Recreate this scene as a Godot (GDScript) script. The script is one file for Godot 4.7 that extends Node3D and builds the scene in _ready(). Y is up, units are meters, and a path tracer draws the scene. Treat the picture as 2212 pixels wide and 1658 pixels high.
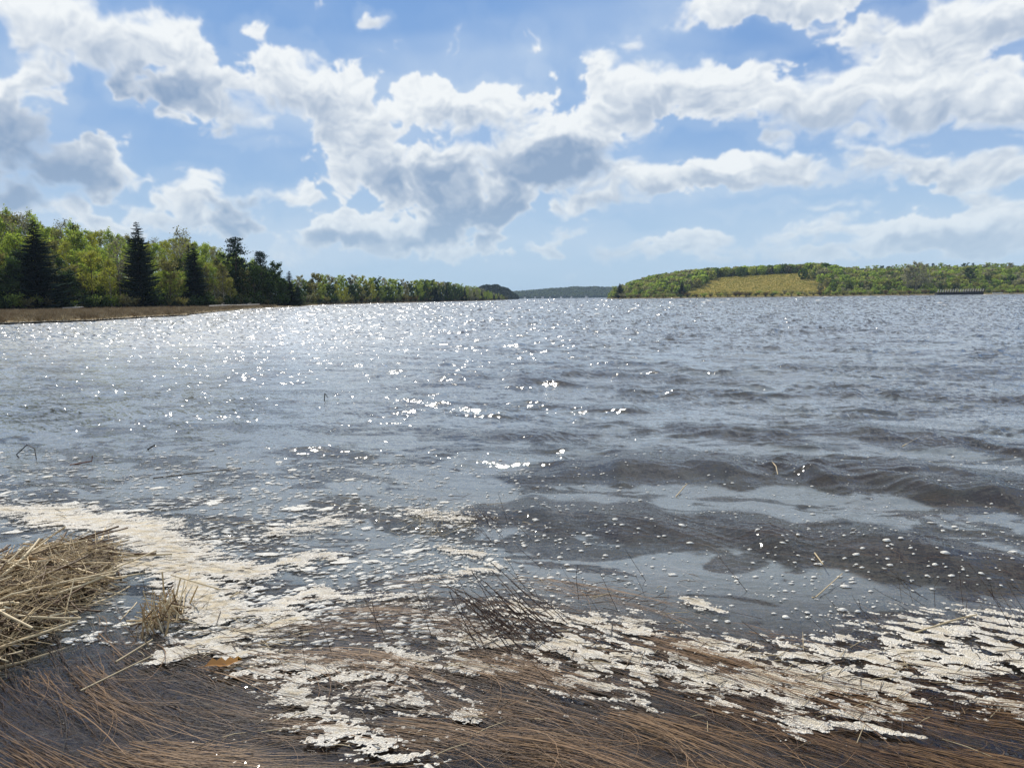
extends Node3D
# A windy tidal river in spring: flooded brown grass, foam and a heap of dead reeds in front, wooded banks beyond.

const EYE := Vector3(0, 1.5, 0)
const FOCUS := 1670.0            # focal length in units of the sight grid (2212 x 1658) used by sight()
var view: Basis
var rng := RandomNumberGenerator.new()
var counts := {}
var M := {}
var nz := FastNoiseLite.new()     # slow noise
var nf := FastNoiseLite.new()     # fractal noise
var kx := PackedFloat32Array()
var kz := PackedFloat32Array()
var ka := PackedFloat32Array()
var kp := PackedFloat32Array()
var crests := []


# ---------------------------------------------------------------- mesh builder
class MB:
	var v := PackedVector3Array()
	var n := PackedVector3Array()
	var c := PackedColorArray()
	var i := PackedInt32Array()
	func quad(a: Vector3, b: Vector3, d: Vector3, e: Vector3, col: Color) -> void:
		var k := v.size()
		var nn := (d - a).cross(b - a)
		nn = nn.normalized() if nn.length_squared() > 1e-14 else Vector3.UP
		v.append(a); v.append(b); v.append(d); v.append(e)
		for _j in 4:
			n.append(nn); c.append(col)
		i.append(k); i.append(k + 1); i.append(k + 2); i.append(k); i.append(k + 2); i.append(k + 3)
	func tri(a: Vector3, b: Vector3, d: Vector3, col: Color) -> void:
		var k := v.size()
		var nn := (d - a).cross(b - a)
		nn = nn.normalized() if nn.length_squared() > 1e-14 else Vector3.UP
		v.append(a); v.append(b); v.append(d)
		for _j in 3:
			n.append(nn); c.append(col)
		i.append(k); i.append(k + 1); i.append(k + 2)
	func tube(p: Array, r: Array, sides: int, col: Color, col2 = null) -> void:
		var k := v.size()
		var m := p.size()
		for a in m:
			var t: Vector3 = (p[mini(a + 1, m - 1)] - p[maxi(a - 1, 0)])
			t = t.normalized() if t.length_squared() > 1e-14 else Vector3.UP
			var x := t.cross(Vector3(0.31, 0.17, 0.93)).normalized()
			var y := t.cross(x)
			var cc: Color = col if col2 == null else col.lerp(col2, float(a) / (m - 1))
			for s in sides:
				var g := TAU * s / sides
				var o := x * cos(g) + y * sin(g)
				v.append(p[a] + o * r[a]); n.append(o); c.append(cc)
		for a in m - 1:
			for s in sides:
				var q := k + a * sides + s
				var w := k + a * sides + (s + 1) % sides
				i.append(q); i.append(q + sides); i.append(w)
				i.append(w); i.append(q + sides); i.append(w + sides)
		for e in [0, m - 1]:
			for s in sides - 2:
				i.append(k + e * sides); i.append(k + e * sides + s + 1); i.append(k + e * sides + s + 2)
	func box(o: Vector3, x: Vector3, y: Vector3, z: Vector3, col: Color) -> void:   # centre and half axes
		for s in [-1.0, 1.0]:
			quad(o + x * s - y - z, o + x * s + y - z, o + x * s + y + z, o + x * s - y + z, col)
			quad(o + y * s - x - z, o + y * s + x - z, o + y * s + x + z, o + y * s - x + z, col)
			quad(o + z * s - y - x, o + z * s + y - x, o + z * s + y + x, o + z * s - y + x, col)
	func mesh() -> ArrayMesh:
		var a := []
		a.resize(Mesh.ARRAY_MAX)
		a[Mesh.ARRAY_VERTEX] = v
		a[Mesh.ARRAY_NORMAL] = n
		a[Mesh.ARRAY_COLOR] = c
		a[Mesh.ARRAY_INDEX] = i
		var m := ArrayMesh.new()
		m.add_surface_from_arrays(Mesh.PRIMITIVE_TRIANGLES, a)
		return m


# ---------------------------------------------------------------- naming
func numbered(called: String) -> String:
	var k: int = counts.get(called, 0)
	counts[called] = k + 1
	return called if k == 0 else "%s_%03d" % [called, k]

func tag(o: Node, label: String, category: String, group := "", kind := "") -> Node:
	if label: o.set_meta("label", label)
	if category: o.set_meta("category", category)
	if group: o.set_meta("group", group)
	if kind: o.set_meta("kind", kind)
	return o

func obj(called: String, m: Mesh, mat: Material, parent: Node = self) -> MeshInstance3D:
	var o := MeshInstance3D.new()
	o.name = numbered(called) if parent == self else called
	o.mesh = m
	o.material_override = mat
	parent.add_child(o, true)
	return o

func thing(called: String, label: String, category: String, at := Vector3.ZERO, group := "") -> Node3D:
	var o := Node3D.new()
	o.name = numbered(called)
	o.position = at
	add_child(o)
	tag(o, label, category, group)
	return o

func multi(called: String, m: Mesh, mat: Material, places: Array, parent: Node = self, tints = null) -> MultiMeshInstance3D:
	var mm := MultiMesh.new()
	mm.transform_format = MultiMesh.TRANSFORM_3D
	mm.use_colors = tints != null
	mm.mesh = m
	mm.instance_count = places.size()
	for k in places.size():
		mm.set_instance_transform(k, places[k])
		if tints != null: mm.set_instance_color(k, tints[k])
	var o := MultiMeshInstance3D.new()
	o.name = numbered(called) if parent == self else called
	o.multimesh = mm
	o.material_override = mat
	parent.add_child(o, true)
	return o


# ---------------------------------------------------------------- places
func sight(u: float, v: float) -> Vector3:          # direction of a spot of the view
	return view * Vector3((u - 1106.0) / FOCUS, -(v - 829.0) / FOCUS, -1.0)

func ground(u: float, v: float, h := 0.0) -> Vector3: # the spot on the level h
	var r := sight(u, v)
	return EYE + r * ((h - EYE.y) / r.y)

func far_at(u: float, depth: float) -> Vector3:       # on water level, at that depth
	return Vector3((u - 1106.0) / FOCUS * depth, 0, -depth)

func top_at(u: float, v: float, p: Vector3) -> float: # height that p's tree needs to reach the sight line
	var r := sight(u, v)
	return EYE.y + r.y * (-p.z / -r.z) - p.y

func gauss() -> float:
	return rng.randfn(0.0, 1.0)

func table(t: Array, x: float) -> float:              # piecewise linear through pairs
	if x <= t[0][0]: return t[0][1]
	for k in t.size() - 1:
		if x <= t[k + 1][0]:
			return lerpf(t[k][1], t[k + 1][1], (x - t[k][0]) / (t[k + 1][0] - t[k][0]))
	return t[-1][1]


# ---------------------------------------------------------------- materials
func plain(called: String, rough: float, col := Color.WHITE, spec := 0.5) -> StandardMaterial3D:
	var m := StandardMaterial3D.new()
	m.resource_name = called
	m.albedo_color = col.linear_to_srgb()
	m.vertex_color_use_as_albedo = true
	m.roughness = rough
	m.metallic_specular = spec
	m.cull_mode = BaseMaterial3D.CULL_DISABLED
	return m

func noise_tex(sd: int, freq: float, size: int, kind := FastNoiseLite.TYPE_SIMPLEX_SMOOTH, oct := 4, normal := 0.0, gain := 0.5) -> NoiseTexture2D:
	var f := FastNoiseLite.new()
	f.seed = sd
	f.noise_type = kind
	f.frequency = freq
	f.fractal_type = FastNoiseLite.FRACTAL_FBM
	f.fractal_octaves = oct
	f.fractal_gain = gain
	var t := NoiseTexture2D.new()
	t.width = size; t.height = size
	t.seamless = true
	t.noise = f
	if normal > 0.0:
		t.as_normal_map = true
		t.bump_strength = normal
	return t

func materials() -> void:
	var w := StandardMaterial3D.new()
	w.resource_name = "water"
	w.transparency = BaseMaterial3D.TRANSPARENCY_ALPHA
	w.albedo_color = Color(1, 1, 1, 0.32)
	w.vertex_color_use_as_albedo = true
	w.roughness = 0.06
	w.metallic_specular = 0.36
	w.normal_enabled = true
	w.normal_texture = noise_tex(5, 0.022, 1024, FastNoiseLite.TYPE_SIMPLEX_SMOOTH, 4, 5.0, 0.65)
	w.normal_scale = 0.34
	w.uv1_scale = Vector3(1, 1, 1)
	M.water = w
	# the wind roughens the water more and more away from the sheltered shallows
	M.waters = [w]
	for r in [0.075, 0.09, 0.105, 0.12, 0.135, 0.15, 0.165, 0.18, 0.195]:
		var o: StandardMaterial3D = w.duplicate()
		o.resource_name = "open water"
		o.roughness = r
		o.metallic_specular = lerpf(0.36, 0.66, pow((r - 0.06) / 0.135, 0.7))
		M.waters.append(o)
	M.mud = plain("river bed", 0.9)
	M.mud.heightmap_enabled = true
	M.mud.heightmap_texture = noise_tex(8, 0.02, 512)
	M.mud.heightmap_scale = 3.0
	M.mud.uv1_triplanar = true
	M.mud.uv1_world_triplanar = true
	M.mud.uv1_scale = Vector3(1.3, 1.3, 1.3)
	M.land = plain("forest floor", 1.0, Color.WHITE, 0.05)
	M.foam = plain("foam", 0.55)
	M.foam.heightmap_enabled = true
	M.foam.heightmap_texture = noise_tex(3, 0.07, 512, FastNoiseLite.TYPE_CELLULAR, 3)
	M.foam.heightmap_scale = 0.9
	M.foam.uv1_triplanar = true
	M.foam.uv1_world_triplanar = true
	M.foam.uv1_scale = Vector3(5, 5, 5)
	M.foam.backlight_enabled = true
	M.foam.backlight = Color(0.3, 0.3, 0.3)
	M.strand = plain("wet grass", 0.5, Color.WHITE, 0.28)
	M.straw = plain("dry reed", 0.55, Color.WHITE, 0.35)
	M.bark = plain("bark", 0.95, Color.WHITE, 0.1)
	M.leaf = plain("spring leaves", 0.75, Color.WHITE, 0.25)
	M.leaf.backlight_enabled = true
	M.leaf.backlight = Color(0.95, 1.0, 0.75)
	M.needle = plain("needles", 0.95, Color.WHITE, 0.08)
	M.needle.backlight_enabled = true
	M.needle.backlight = Color(0.15, 0.17, 0.12)
	M.wood = plain("old wood", 0.85)


# ---------------------------------------------------------------- sky
func cloud_list() -> Array:
	# places of the clouds in the view: centre, half width, half height, thickness
	var a := [[170, 60, 200, 95, 1.0], [330, 90, 150, 90, 0.9], [430, 170, 160, 100, 0.8], [310, 185, 90, 70, 0.9], [95, 140, 85, 70, 0.9], [95, 215, 80, 40, 0.7]]
	var b := [[-40, 290, 200, 150, 1.2], [110, 345, 160, 85, 1.1], [215, 390, 100, 50, 1.0], [100, 430, 200, 40, 0.6], [410, 420, 95, 65, 1.1], [510, 462, 80, 50, 1.0], [600, 425, 150, 30, 0.6]]
	var d := [[555, 80, 70, 55, 0.7], [610, 145, 110, 85, 0.95], [650, 205, 120, 95, 1.0], [500, 240, 140, 50, 0.8], [745, 210, 115, 80, 1.0], [800, 270, 130, 100, 1.1], [900, 235, 130, 70, 1.0]]
	var e := [[1000, 235, 140, 65, 1.0], [1110, 250, 150, 70, 1.0], [760, 370, 80, 80, 0.9], [950, 380, 210, 100, 1.2], [1190, 340, 190, 85, 1.2], [1020, 455, 160, 60, 1.0], [960, 505, 150, 40, 0.9], [1110, 400, 60, 60, 1.0]]
	var f := [[740, 490, 120, 50, 1.0], [870, 480, 90, 65, 0.9], [1300, 150, 70, 45, 0.8], [1400, 190, 170, 75, 1.0], [1560, 200, 200, 80, 1.0], [1750, 225, 220, 90, 1.0], [1960, 225, 260, 100, 1.0], [2160, 215, 220, 95, 1.0]]
	var g := [[1300, 260, 170, 60, 0.9], [1640, 5, 260, 50, 0.8], [1990, 70, 220, 75, 0.9], [2190, 30, 200, 75, 0.9], [1350, 400, 160, 55, 0.9], [1560, 378, 210, 42, 0.9], [1800, 372, 230, 45, 0.9], [2080, 362, 260, 50, 0.9]]
	var m := [[330, 480, 260, 45, 0.62], [620, 530, 240, 40, 0.6], [860, 545, 220, 32, 0.6], [1120, 520, 120, 30, 0.62], [1400, 530, 260, 34, 0.75], [1750, 535, 300, 34, 0.75], [2080, 520, 260, 40, 0.8], [1700, 450, 200, 16, 0.5], [60, 440, 160, 40, 0.7]]
	var h := [[1250, 435, 120, 45, 0.8], [1900, 495, 280, 40, 0.75], [2150, 470, 170, 60, 0.8], [1250, 500, 140, 25, 0.7], [800, 37, 42, 24, 0.75], [1145, 95, 40, 60, 0.4], [1372, 80, 60, 45, 0.5], [1150, 150, 32, 32, 0.6], [690, 390, 25, 14, 0.5], [560, 305, 100, 16, 0.5]]
	return a + b + d + e + f + g + h + m

func shade_list() -> Array:
	# thick grey cores
	var a := [[310, 185, 75, 60, 1.0], [400, 190, 130, 60, 0.6], [20, 320, 230, 130, 1.4], [150, 390, 120, 50, 0.8], [520, 470, 75, 45, 0.8], [470, 440, 40, 50, 0.5], [730, 515, 110, 28, 0.8]]
	var b := [[950, 395, 190, 75, 1.0], [1200, 350, 150, 60, 1.1], [1020, 455, 140, 50, 0.9], [960, 505, 150, 36, 0.8], [1100, 420, 40, 50, 0.6], [1650, 260, 250, 45, 0.35], [2000, 250, 250, 60, 0.4], [1900, 390, 350, 30, 0.4], [2000, 510, 250, 40, 0.4], [90, 155, 50, 40, 0.4], [2100, 60, 150, 50, 0.25]]
	return a + b

const SKY_W := 4096
const AZ0 := -44.0
const AZ1 := 44.0
const EL0 := -1.0
const EL1 := 26.0

func raster(list: Array, w: int, h: int) -> PackedFloat32Array:
	var out := PackedFloat32Array()
	out.resize(w * h)
	var per := SKY_W / 360.0
	for q in list:
		var mid := sight(q[0], q[1])
		var side := sight(q[0] + q[2], q[1])
		var up := sight(q[0], q[1] - q[3])
		var az := rad_to_deg(atan2(mid.x, -mid.z))
		var el := rad_to_deg(atan2(mid.y, Vector2(mid.x, mid.z).length()))
		var ra := 1.15 * absf(rad_to_deg(atan2(side.x, -side.z)) - az)
		var re := absf(rad_to_deg(atan2(up.y, Vector2(up.x, up.z).length())) - el) * 1.15
		var x0 := maxi(0, int((az - ra * 1.5 - AZ0) * per))
		var x1 := mini(w - 1, int((az + ra * 1.5 - AZ0) * per))
		var y0 := maxi(0, int((EL1 - el - re * 1.5) * per))
		var y1 := mini(h - 1, int((EL1 - el + re * 1.5) * per))
		for y in range(y0, y1 + 1):
			var fy := ((EL1 - y / per) - el) / re
			for x in range(x0, x1 + 1):
				var fx := ((AZ0 + x / per) - az) / ra
				var s: float = (1.0 - fx * fx - fy * fy) * q[4]
				s = maxf(s, -1.0)
				var k := y * w + x
				var o := out[k]
				# soft union
				out[k] = maxf(o, s) + 0.18 * maxf(0.0, minf(o, s))
	return out

var cn := FastNoiseLite.new()
var cw := FastNoiseLite.new()

func sky_color(az: float, el: float, base: float, core: float, under := 0.0) -> Color:
	# az, el in degrees; base: cloud thickness from the layout, core: grey core
	var e := maxf(el, 0.0)
	var blue := Color(0.37, 0.54, 0.74).lerp(Color(0.25, 0.415, 0.69), smoothstep(2.0, 12.0, e)).lerp(Color(0.155, 0.31, 0.63), smoothstep(9.0, 28.0, e))
	blue = blue.lerp(Color(0.085, 0.225, 0.54), smoothstep(5.0, 30.0, az) * smoothstep(6.0, 18.0, e) * 0.7)
	var stretch := 1.0 + 9.0 / (e + 7.0)
	var x := az * (0.8 + 0.2 * stretch)
	var y := e * stretch
	var wx := cw.get_noise_2d(x * 3.0, y * 3.0)
	var wy := cw.get_noise_2d(x * 3.0 + 91.0, y * 3.0 - 37.0)
	x += wx * 1.5
	y += wy * 1.5
	var lay := lerpf(1.0, 0.5, smoothstep(4.0, 20.0, az)) # long streets of cloud to the right
	var n := cn.get_noise_2d(x * lay, y * 1.25)
	var nl := cn.get_noise_2d(x * lay - 0.14, y * 1.25 + 0.34)
	var n2 := cn.get_noise_2d(x * 3.1 + 55.0, y * 3.1)
	var soft := smoothstep(-0.2, 0.35, cw.get_noise_2d(az * 1.3 - 500.0, e * 1.9) + 0.18 * smoothstep(2.0, 20.0, az))
	var dens := base + n * 1.2 + n2 * lerpf(0.40, 0.2, soft)
	var cover := smoothstep(0.0, lerpf(0.32, 0.85, soft), dens)
	var thick := smoothstep(0.1, 1.1, dens)
	var relief := clampf((n - nl) * 2.2 + n2 * 0.22, -0.55, 0.55)
	var cs := smoothstep(0.05, 1.05, core + n * 0.75 + n2 * 0.25) * smoothstep(0.0, 0.75, core)
	var n3 := cn.get_noise_2d(x * 7.3 - 90.0, y * 7.3)
	var g := cs * (0.55 + 0.36 * thick) + thick * 0.22 - relief * 0.42 + n2 * 0.22 + n3 * 0.12 + 0.12 + under * (0.25 + 0.45 * thick)
	g = clampf(g, 0.0, 0.62) + clampf(g - 0.62, 0.0, 0.7) * 0.5
	var cl := Color(0.84, 0.87, 0.885).lerp(Color(0.23, 0.33, 0.495), g)
	# a bright rim where the sun shines through thin edges
	cl = cl.lerp(Color(0.93, 0.93, 0.92), 0.32 * smoothstep(0.03, 0.2, dens) * (1.0 - smoothstep(0.2, 0.5, dens)) * (1.0 - cs * 0.5))
	# thin veil of high cloud and the haze of the horizon
	var veil := smoothstep(-0.1, 0.5, cw.get_noise_2d(az * 0.5 + 300.0, e * 1.6)) * 0.42 + smoothstep(-0.75, 0.1, base + n * 0.4) * 0.2 + 0.34 * (1.0 - smoothstep(2.0, 8.5, e)) * (0.6 + 0.8 * cw.get_noise_2d(az * 1.1, e * 6.0))
	var c := blue.lerp(Color(0.55, 0.66, 0.80), veil)
	c = c.lerp(cl, cover * (0.97 if e > 7.0 else lerpf(0.5, 0.97, e / 7.0)))
	return c.lerp(Color(0.45, 0.59, 0.71), exp(-e / 4.2) * 0.85) * 0.91

func make_sky() -> Texture2D:
	cn.seed = 11; cn.noise_type = FastNoiseLite.TYPE_SIMPLEX_SMOOTH; cn.frequency = 0.16
	cn.fractal_type = FastNoiseLite.FRACTAL_FBM; cn.fractal_octaves = 6; cn.fractal_gain = 0.52
	cw.seed = 23; cw.noise_type = FastNoiseLite.TYPE_SIMPLEX_SMOOTH; cw.frequency = 0.05
	cw.fractal_type = FastNoiseLite.FRACTAL_FBM; cw.fractal_octaves = 4
	var low_w := 512
	var low := Image.create_empty(low_w, low_w / 2, false, Image.FORMAT_RGBF)
	for yy in low_w / 2:
		var el := 90.0 - (yy + 0.5) / (low_w / 2.0) * 180.0
		for xx in low_w:
			var az := wrapf((xx + 0.5) / low_w * 360.0, -180.0, 180.0)
			low.set_pixel(xx, yy, far_sky(az, el) if el > -3.0 else Color(0.3, 0.34, 0.36))
	low.resize(SKY_W, SKY_W / 2, Image.INTERPOLATE_BILINEAR)
	var per := SKY_W / 360.0
	var w := int((AZ1 - AZ0) * per)
	var h := int((EL1 - EL0) * per)
	var cover := raster(cloud_list(), w, h)
	var core := raster(shade_list(), w, h)
	var ox := int(AZ0 * per)
	var oy := int((90.0 - EL1) * per)
	for y in h:
		var el := 90.0 - (oy + y + 0.5) / per
		for x in w:
			var az := (ox + x + 0.5) / per
			var edge := smoothstep(0.0, 6.0, minf(minf(az - AZ0, AZ1 - az), (EL1 - el) * 1.5))
			# ragged outlines: look the layout up a little aside
			var qx := clampi(x + int(14.0 * cw.get_noise_2d(az * 5.0, el * 6.0) + 5.0 * cn.get_noise_2d(az * 4.0, el * 5.0)), 0, w - 1)
			var qy := clampi(y + int(11.0 * cw.get_noise_2d(az * 5.0 + 70.0, el * 6.0) + 4.0 * cn.get_noise_2d(az * 4.0 + 30.0, el * 5.0)), 0, h - 1)
			var here := cover[qy * w + qx]
			var under := clampf(cover[maxi(qy - 16, 0) * w + qx] - cover[mini(qy + 16, h - 1) * w + qx], -0.8, 0.8) * edge
			var base := lerpf(far_base(az, el), here * (1.25 + 0.3 * smoothstep(2.0, 14.0, az)) - 0.50 + 0.06 * smoothstep(2.0, 14.0, az), edge)
			var dark := lerpf(0.25, core[qy * w + qx], edge)
			low.set_pixel(posmod(ox + x, SKY_W), oy + y, sky_color(az, el, base, dark, under * 0.7))
	return ImageTexture.create_from_image(low)

func far_base(az: float, el: float) -> float:
	var r := deg_to_rad(az)
	return cw.get_noise_3d(cos(r) * 26.0, el * 0.7, sin(r) * 26.0) * 1.5 + 0.34

func far_sky(az: float, el: float) -> Color:
	return sky_color(az * cos(deg_to_rad(clampf(el, 0, 80))), minf(el, 70.0), far_base(az, el), 0.28)


# ---------------------------------------------------------------- water
func set_waves() -> void:
	rng.seed = 77
	var spec := [[3.1, 0.030], [2.3, 0.026], [1.7, 0.022], [1.25, 0.018], [0.95, 0.0145], [0.72, 0.0115], [0.55, 0.009], [0.42, 0.007], [0.33, 0.0055], [0.26, 0.0042], [0.2, 0.003]]
	for s in spec:
		for rep in 2:
			var dir := deg_to_rad(-27.0 + gauss() * 24.0)
			var k: float = TAU / (s[0] * rng.randf_range(0.88, 1.12))
			kx.append(sin(dir) * k); kz.append(cos(dir) * k)
			ka.append(s[1] * 0.5)
			kp.append(rng.randf() * TAU)
	for s in [[0.15, 0.0017], [0.11, 0.0013], [0.085, 0.0010], [0.065, 0.0008]]:
		var dir := deg_to_rad(-27.0 + gauss() * 30.0)
		var k: float = TAU / s[0]
		kx.append(sin(dir) * k); kz.append(cos(dir) * k)
		ka.append(s[1] * 0.8)
		kp.append(rng.randf() * TAU)
	# single waves that run in over the flooded meadow: crest through these spots, height, toward and away widths
	var lines := [
		[[[1080, 1120], [1300, 1130], [1600, 1160], [1900, 1200], [2212, 1245], [2500, 1290]], 0.062, 0.26, 0.5],
		[[[1180, 1030], [1400, 1016], [1700, 1020], [1900, 1045], [2212, 1085], [2500, 1120]], 0.072, 0.30, 0.6],
		[[[1780, 1010], [1950, 1020], [2212, 1050], [2500, 1085]], 0.040, 0.20, 0.5],
		[[[1480, 925], [1650, 950], [1760, 962]], 0.050, 0.28, 0.6],
		[[[1780, 935], [1950, 942], [2100, 962], [2212, 985], [2500, 1020]], 0.075, 0.34, 0.7],
		[[[1060, 945], [1200, 943]], 0.050, 0.26, 0.6],
		[[[1300, 892], [1420, 893]], 0.045, 0.3, 0.7],
		[[[1330, 848], [1480, 853], [1620, 862], [1760, 860]], 0.07, 0.45, 0.9],
		[[[1760, 852], [1900, 858], [2060, 866], [2212, 872], [2500, 880]], 0.085, 0.45, 0.9],
		[[[1040, 832], [1240, 838], [1300, 842]], 0.06, 0.45, 0.9],
	]
	for l in lines:
		var p := []
		for q in l[0]:
			var g := ground(q[0], q[1])
			p.append([g.x, g.z])
		p.sort_custom(func(m, o): return m[0] < o[0])
		crests.append([p, l[1], l[2], l[3]])
	# and many shorter ones further out, mostly on the right
	for k in 40:
		var d := rng.randf_range(11.5, 38.0)
		var x := d * rng.randf_range(0.02, 0.75)
		var half := rng.randf_range(0.7, 2.2) * (0.7 + d / 30.0)
		var slant := rng.randf_range(0.1, 0.45)
		var p := []
		for j in 5:
			var f := (j - 2.0) / 2.0
			p.append([x + f * half, -d + f * half * slant + gauss() * 0.12 * half])
		crests.append([p, rng.randf_range(0.035, 0.06) * (1.25 - d / 60.0), rng.randf_range(0.24, 0.4), rng.randf_range(0.6, 1.0)])
	for c in crests:
		var lo := 1e9
		var hi := -1e9
		for q in c[0]:
			lo = minf(lo, q[1]); hi = maxf(hi, q[1])
		c.append(lo - c[3] * 3.0 - 0.2)
		c.append(hi + c[2] * 3.8 + 0.2)

func crest_h(x: float, z: float) -> float:
	var h := 0.0
	for c in crests:
		if z < c[4] or z > c[5]: continue
		var p: Array = c[0]
		var x0: float = p[0][0]
		var x1: float = p[-1][0]
		if x < x0 - 0.9 or x > x1 + 0.9: continue
		var taper := smoothstep(x0 - 0.9, x0 + 0.7, x) * (1.0 - smoothstep(x1 - 0.7, x1 + 0.9, x))
		var q := z - table(p, x) + 0.12 * nz.get_noise_2d(x * 60.0, c[1] * 9000.0)
		var s: float = c[2] * 1.25 if q > 0.0 else c[3]
		q /= s * (0.35 + 0.65 * taper)
		if absf(q) > 3.0: continue
		h += 1.35 * c[1] * exp(-q * q) * taper * (0.8 + 0.5 * nz.get_noise_2d(x * 45.0 + 70.0, c[1] * 5000.0))
	return h

func wave(x: float, z: float) -> Vector3:              # height and its two slopes
	var d := -z
	var side := x / maxf(d, 0.5)
	var right := smoothstep(-0.35, 0.2, side)
	var gn := nz.get_noise_2d(x * 3.0, z * 3.0)
	var gm := nz.get_noise_2d(x * 11.0 + 400.0, z * 11.0)
	var long := smoothstep(5.0, 16.0, d) * (0.2 + 0.8 * right) + smoothstep(20.0, 60.0, d) * 0.5
	var short := smoothstep(2.0, 9.0, d) * (0.42 + 0.42 * right) * (0.6 + 1.4 * smoothstep(-0.1, 0.6, gm)) + 0.05 + smoothstep(14.0, 40.0, d) * 0.45
	long *= 0.8 + 0.5 * gn
	var wx := x + gm * 0.5
	var wz := z + gn * 0.8
	var ripple := smoothstep(2.6, 4.2, d) * (1.0 - smoothstep(10.0, 17.0, d)) * clampf(0.55 + 1.1 * nz.get_noise_2d(x * 20.0 + 900.0, z * 34.0), 0.0, 1.3)
	var h := 0.0
	var sx := 0.0
	var sz := 0.0
	for k in kx.size():
		var ph := kx[k] * wx + kz[k] * wz + kp[k]
		var s := sin(ph)
		var a := ka[k] * (long if k < 8 else (maxf(short, 0.0) if k < 22 else ripple))
		if a == 0.0: continue
		# narrow crests, flat between them
		var e := exp(2.6 * (s - 1.0))
		h += a * 2.1 * (e - 0.264)
		var g := a * 5.46 * cos(ph) * e
		sx += g * kx[k]
		sz += g * kz[k]
	if d < 42.0 and d > 2.5:
		var c := crest_h(x, z)
		if c == 0.0: return Vector3(h, sx, sz)
		h += c
		sx += (crest_h(x + 0.01, z) - c) * 100.0
		sz += (crest_h(x, z + 0.01) - c) * 100.0
	return Vector3(h, sx, sz)

func wh(x: float, z: float) -> float:
	return wave(x, z).x

func froth_sheen(x: float, z: float, h: float) -> Color:
	# brown tidal water, drifting sheets of froth, and painted sky sheen left off crests
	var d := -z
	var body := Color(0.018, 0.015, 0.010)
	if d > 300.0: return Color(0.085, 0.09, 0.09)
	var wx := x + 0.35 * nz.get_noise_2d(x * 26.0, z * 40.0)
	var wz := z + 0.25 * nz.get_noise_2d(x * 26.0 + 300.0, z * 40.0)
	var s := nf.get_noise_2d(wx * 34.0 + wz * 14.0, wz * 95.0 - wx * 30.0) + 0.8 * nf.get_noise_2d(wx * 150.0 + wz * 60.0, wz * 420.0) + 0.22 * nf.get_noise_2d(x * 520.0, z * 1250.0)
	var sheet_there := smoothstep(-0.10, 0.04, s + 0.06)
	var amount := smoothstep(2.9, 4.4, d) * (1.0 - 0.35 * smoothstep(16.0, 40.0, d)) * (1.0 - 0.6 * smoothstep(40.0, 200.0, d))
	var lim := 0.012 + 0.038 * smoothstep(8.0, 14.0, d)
	amount *= 1.0 - 0.95 * smoothstep(lim * 0.85, lim * 2.0, h * (1.0 + 0.7 * s + 0.3 * nf.get_noise_2d(x * 300.0, z * 700.0)))  # crests painted darker, as wave faces mirror less sky
	return body.lerp(Color(0.50, 0.585, 0.635), amount * lerpf(0.14, 0.85, sheet_there))

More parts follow.
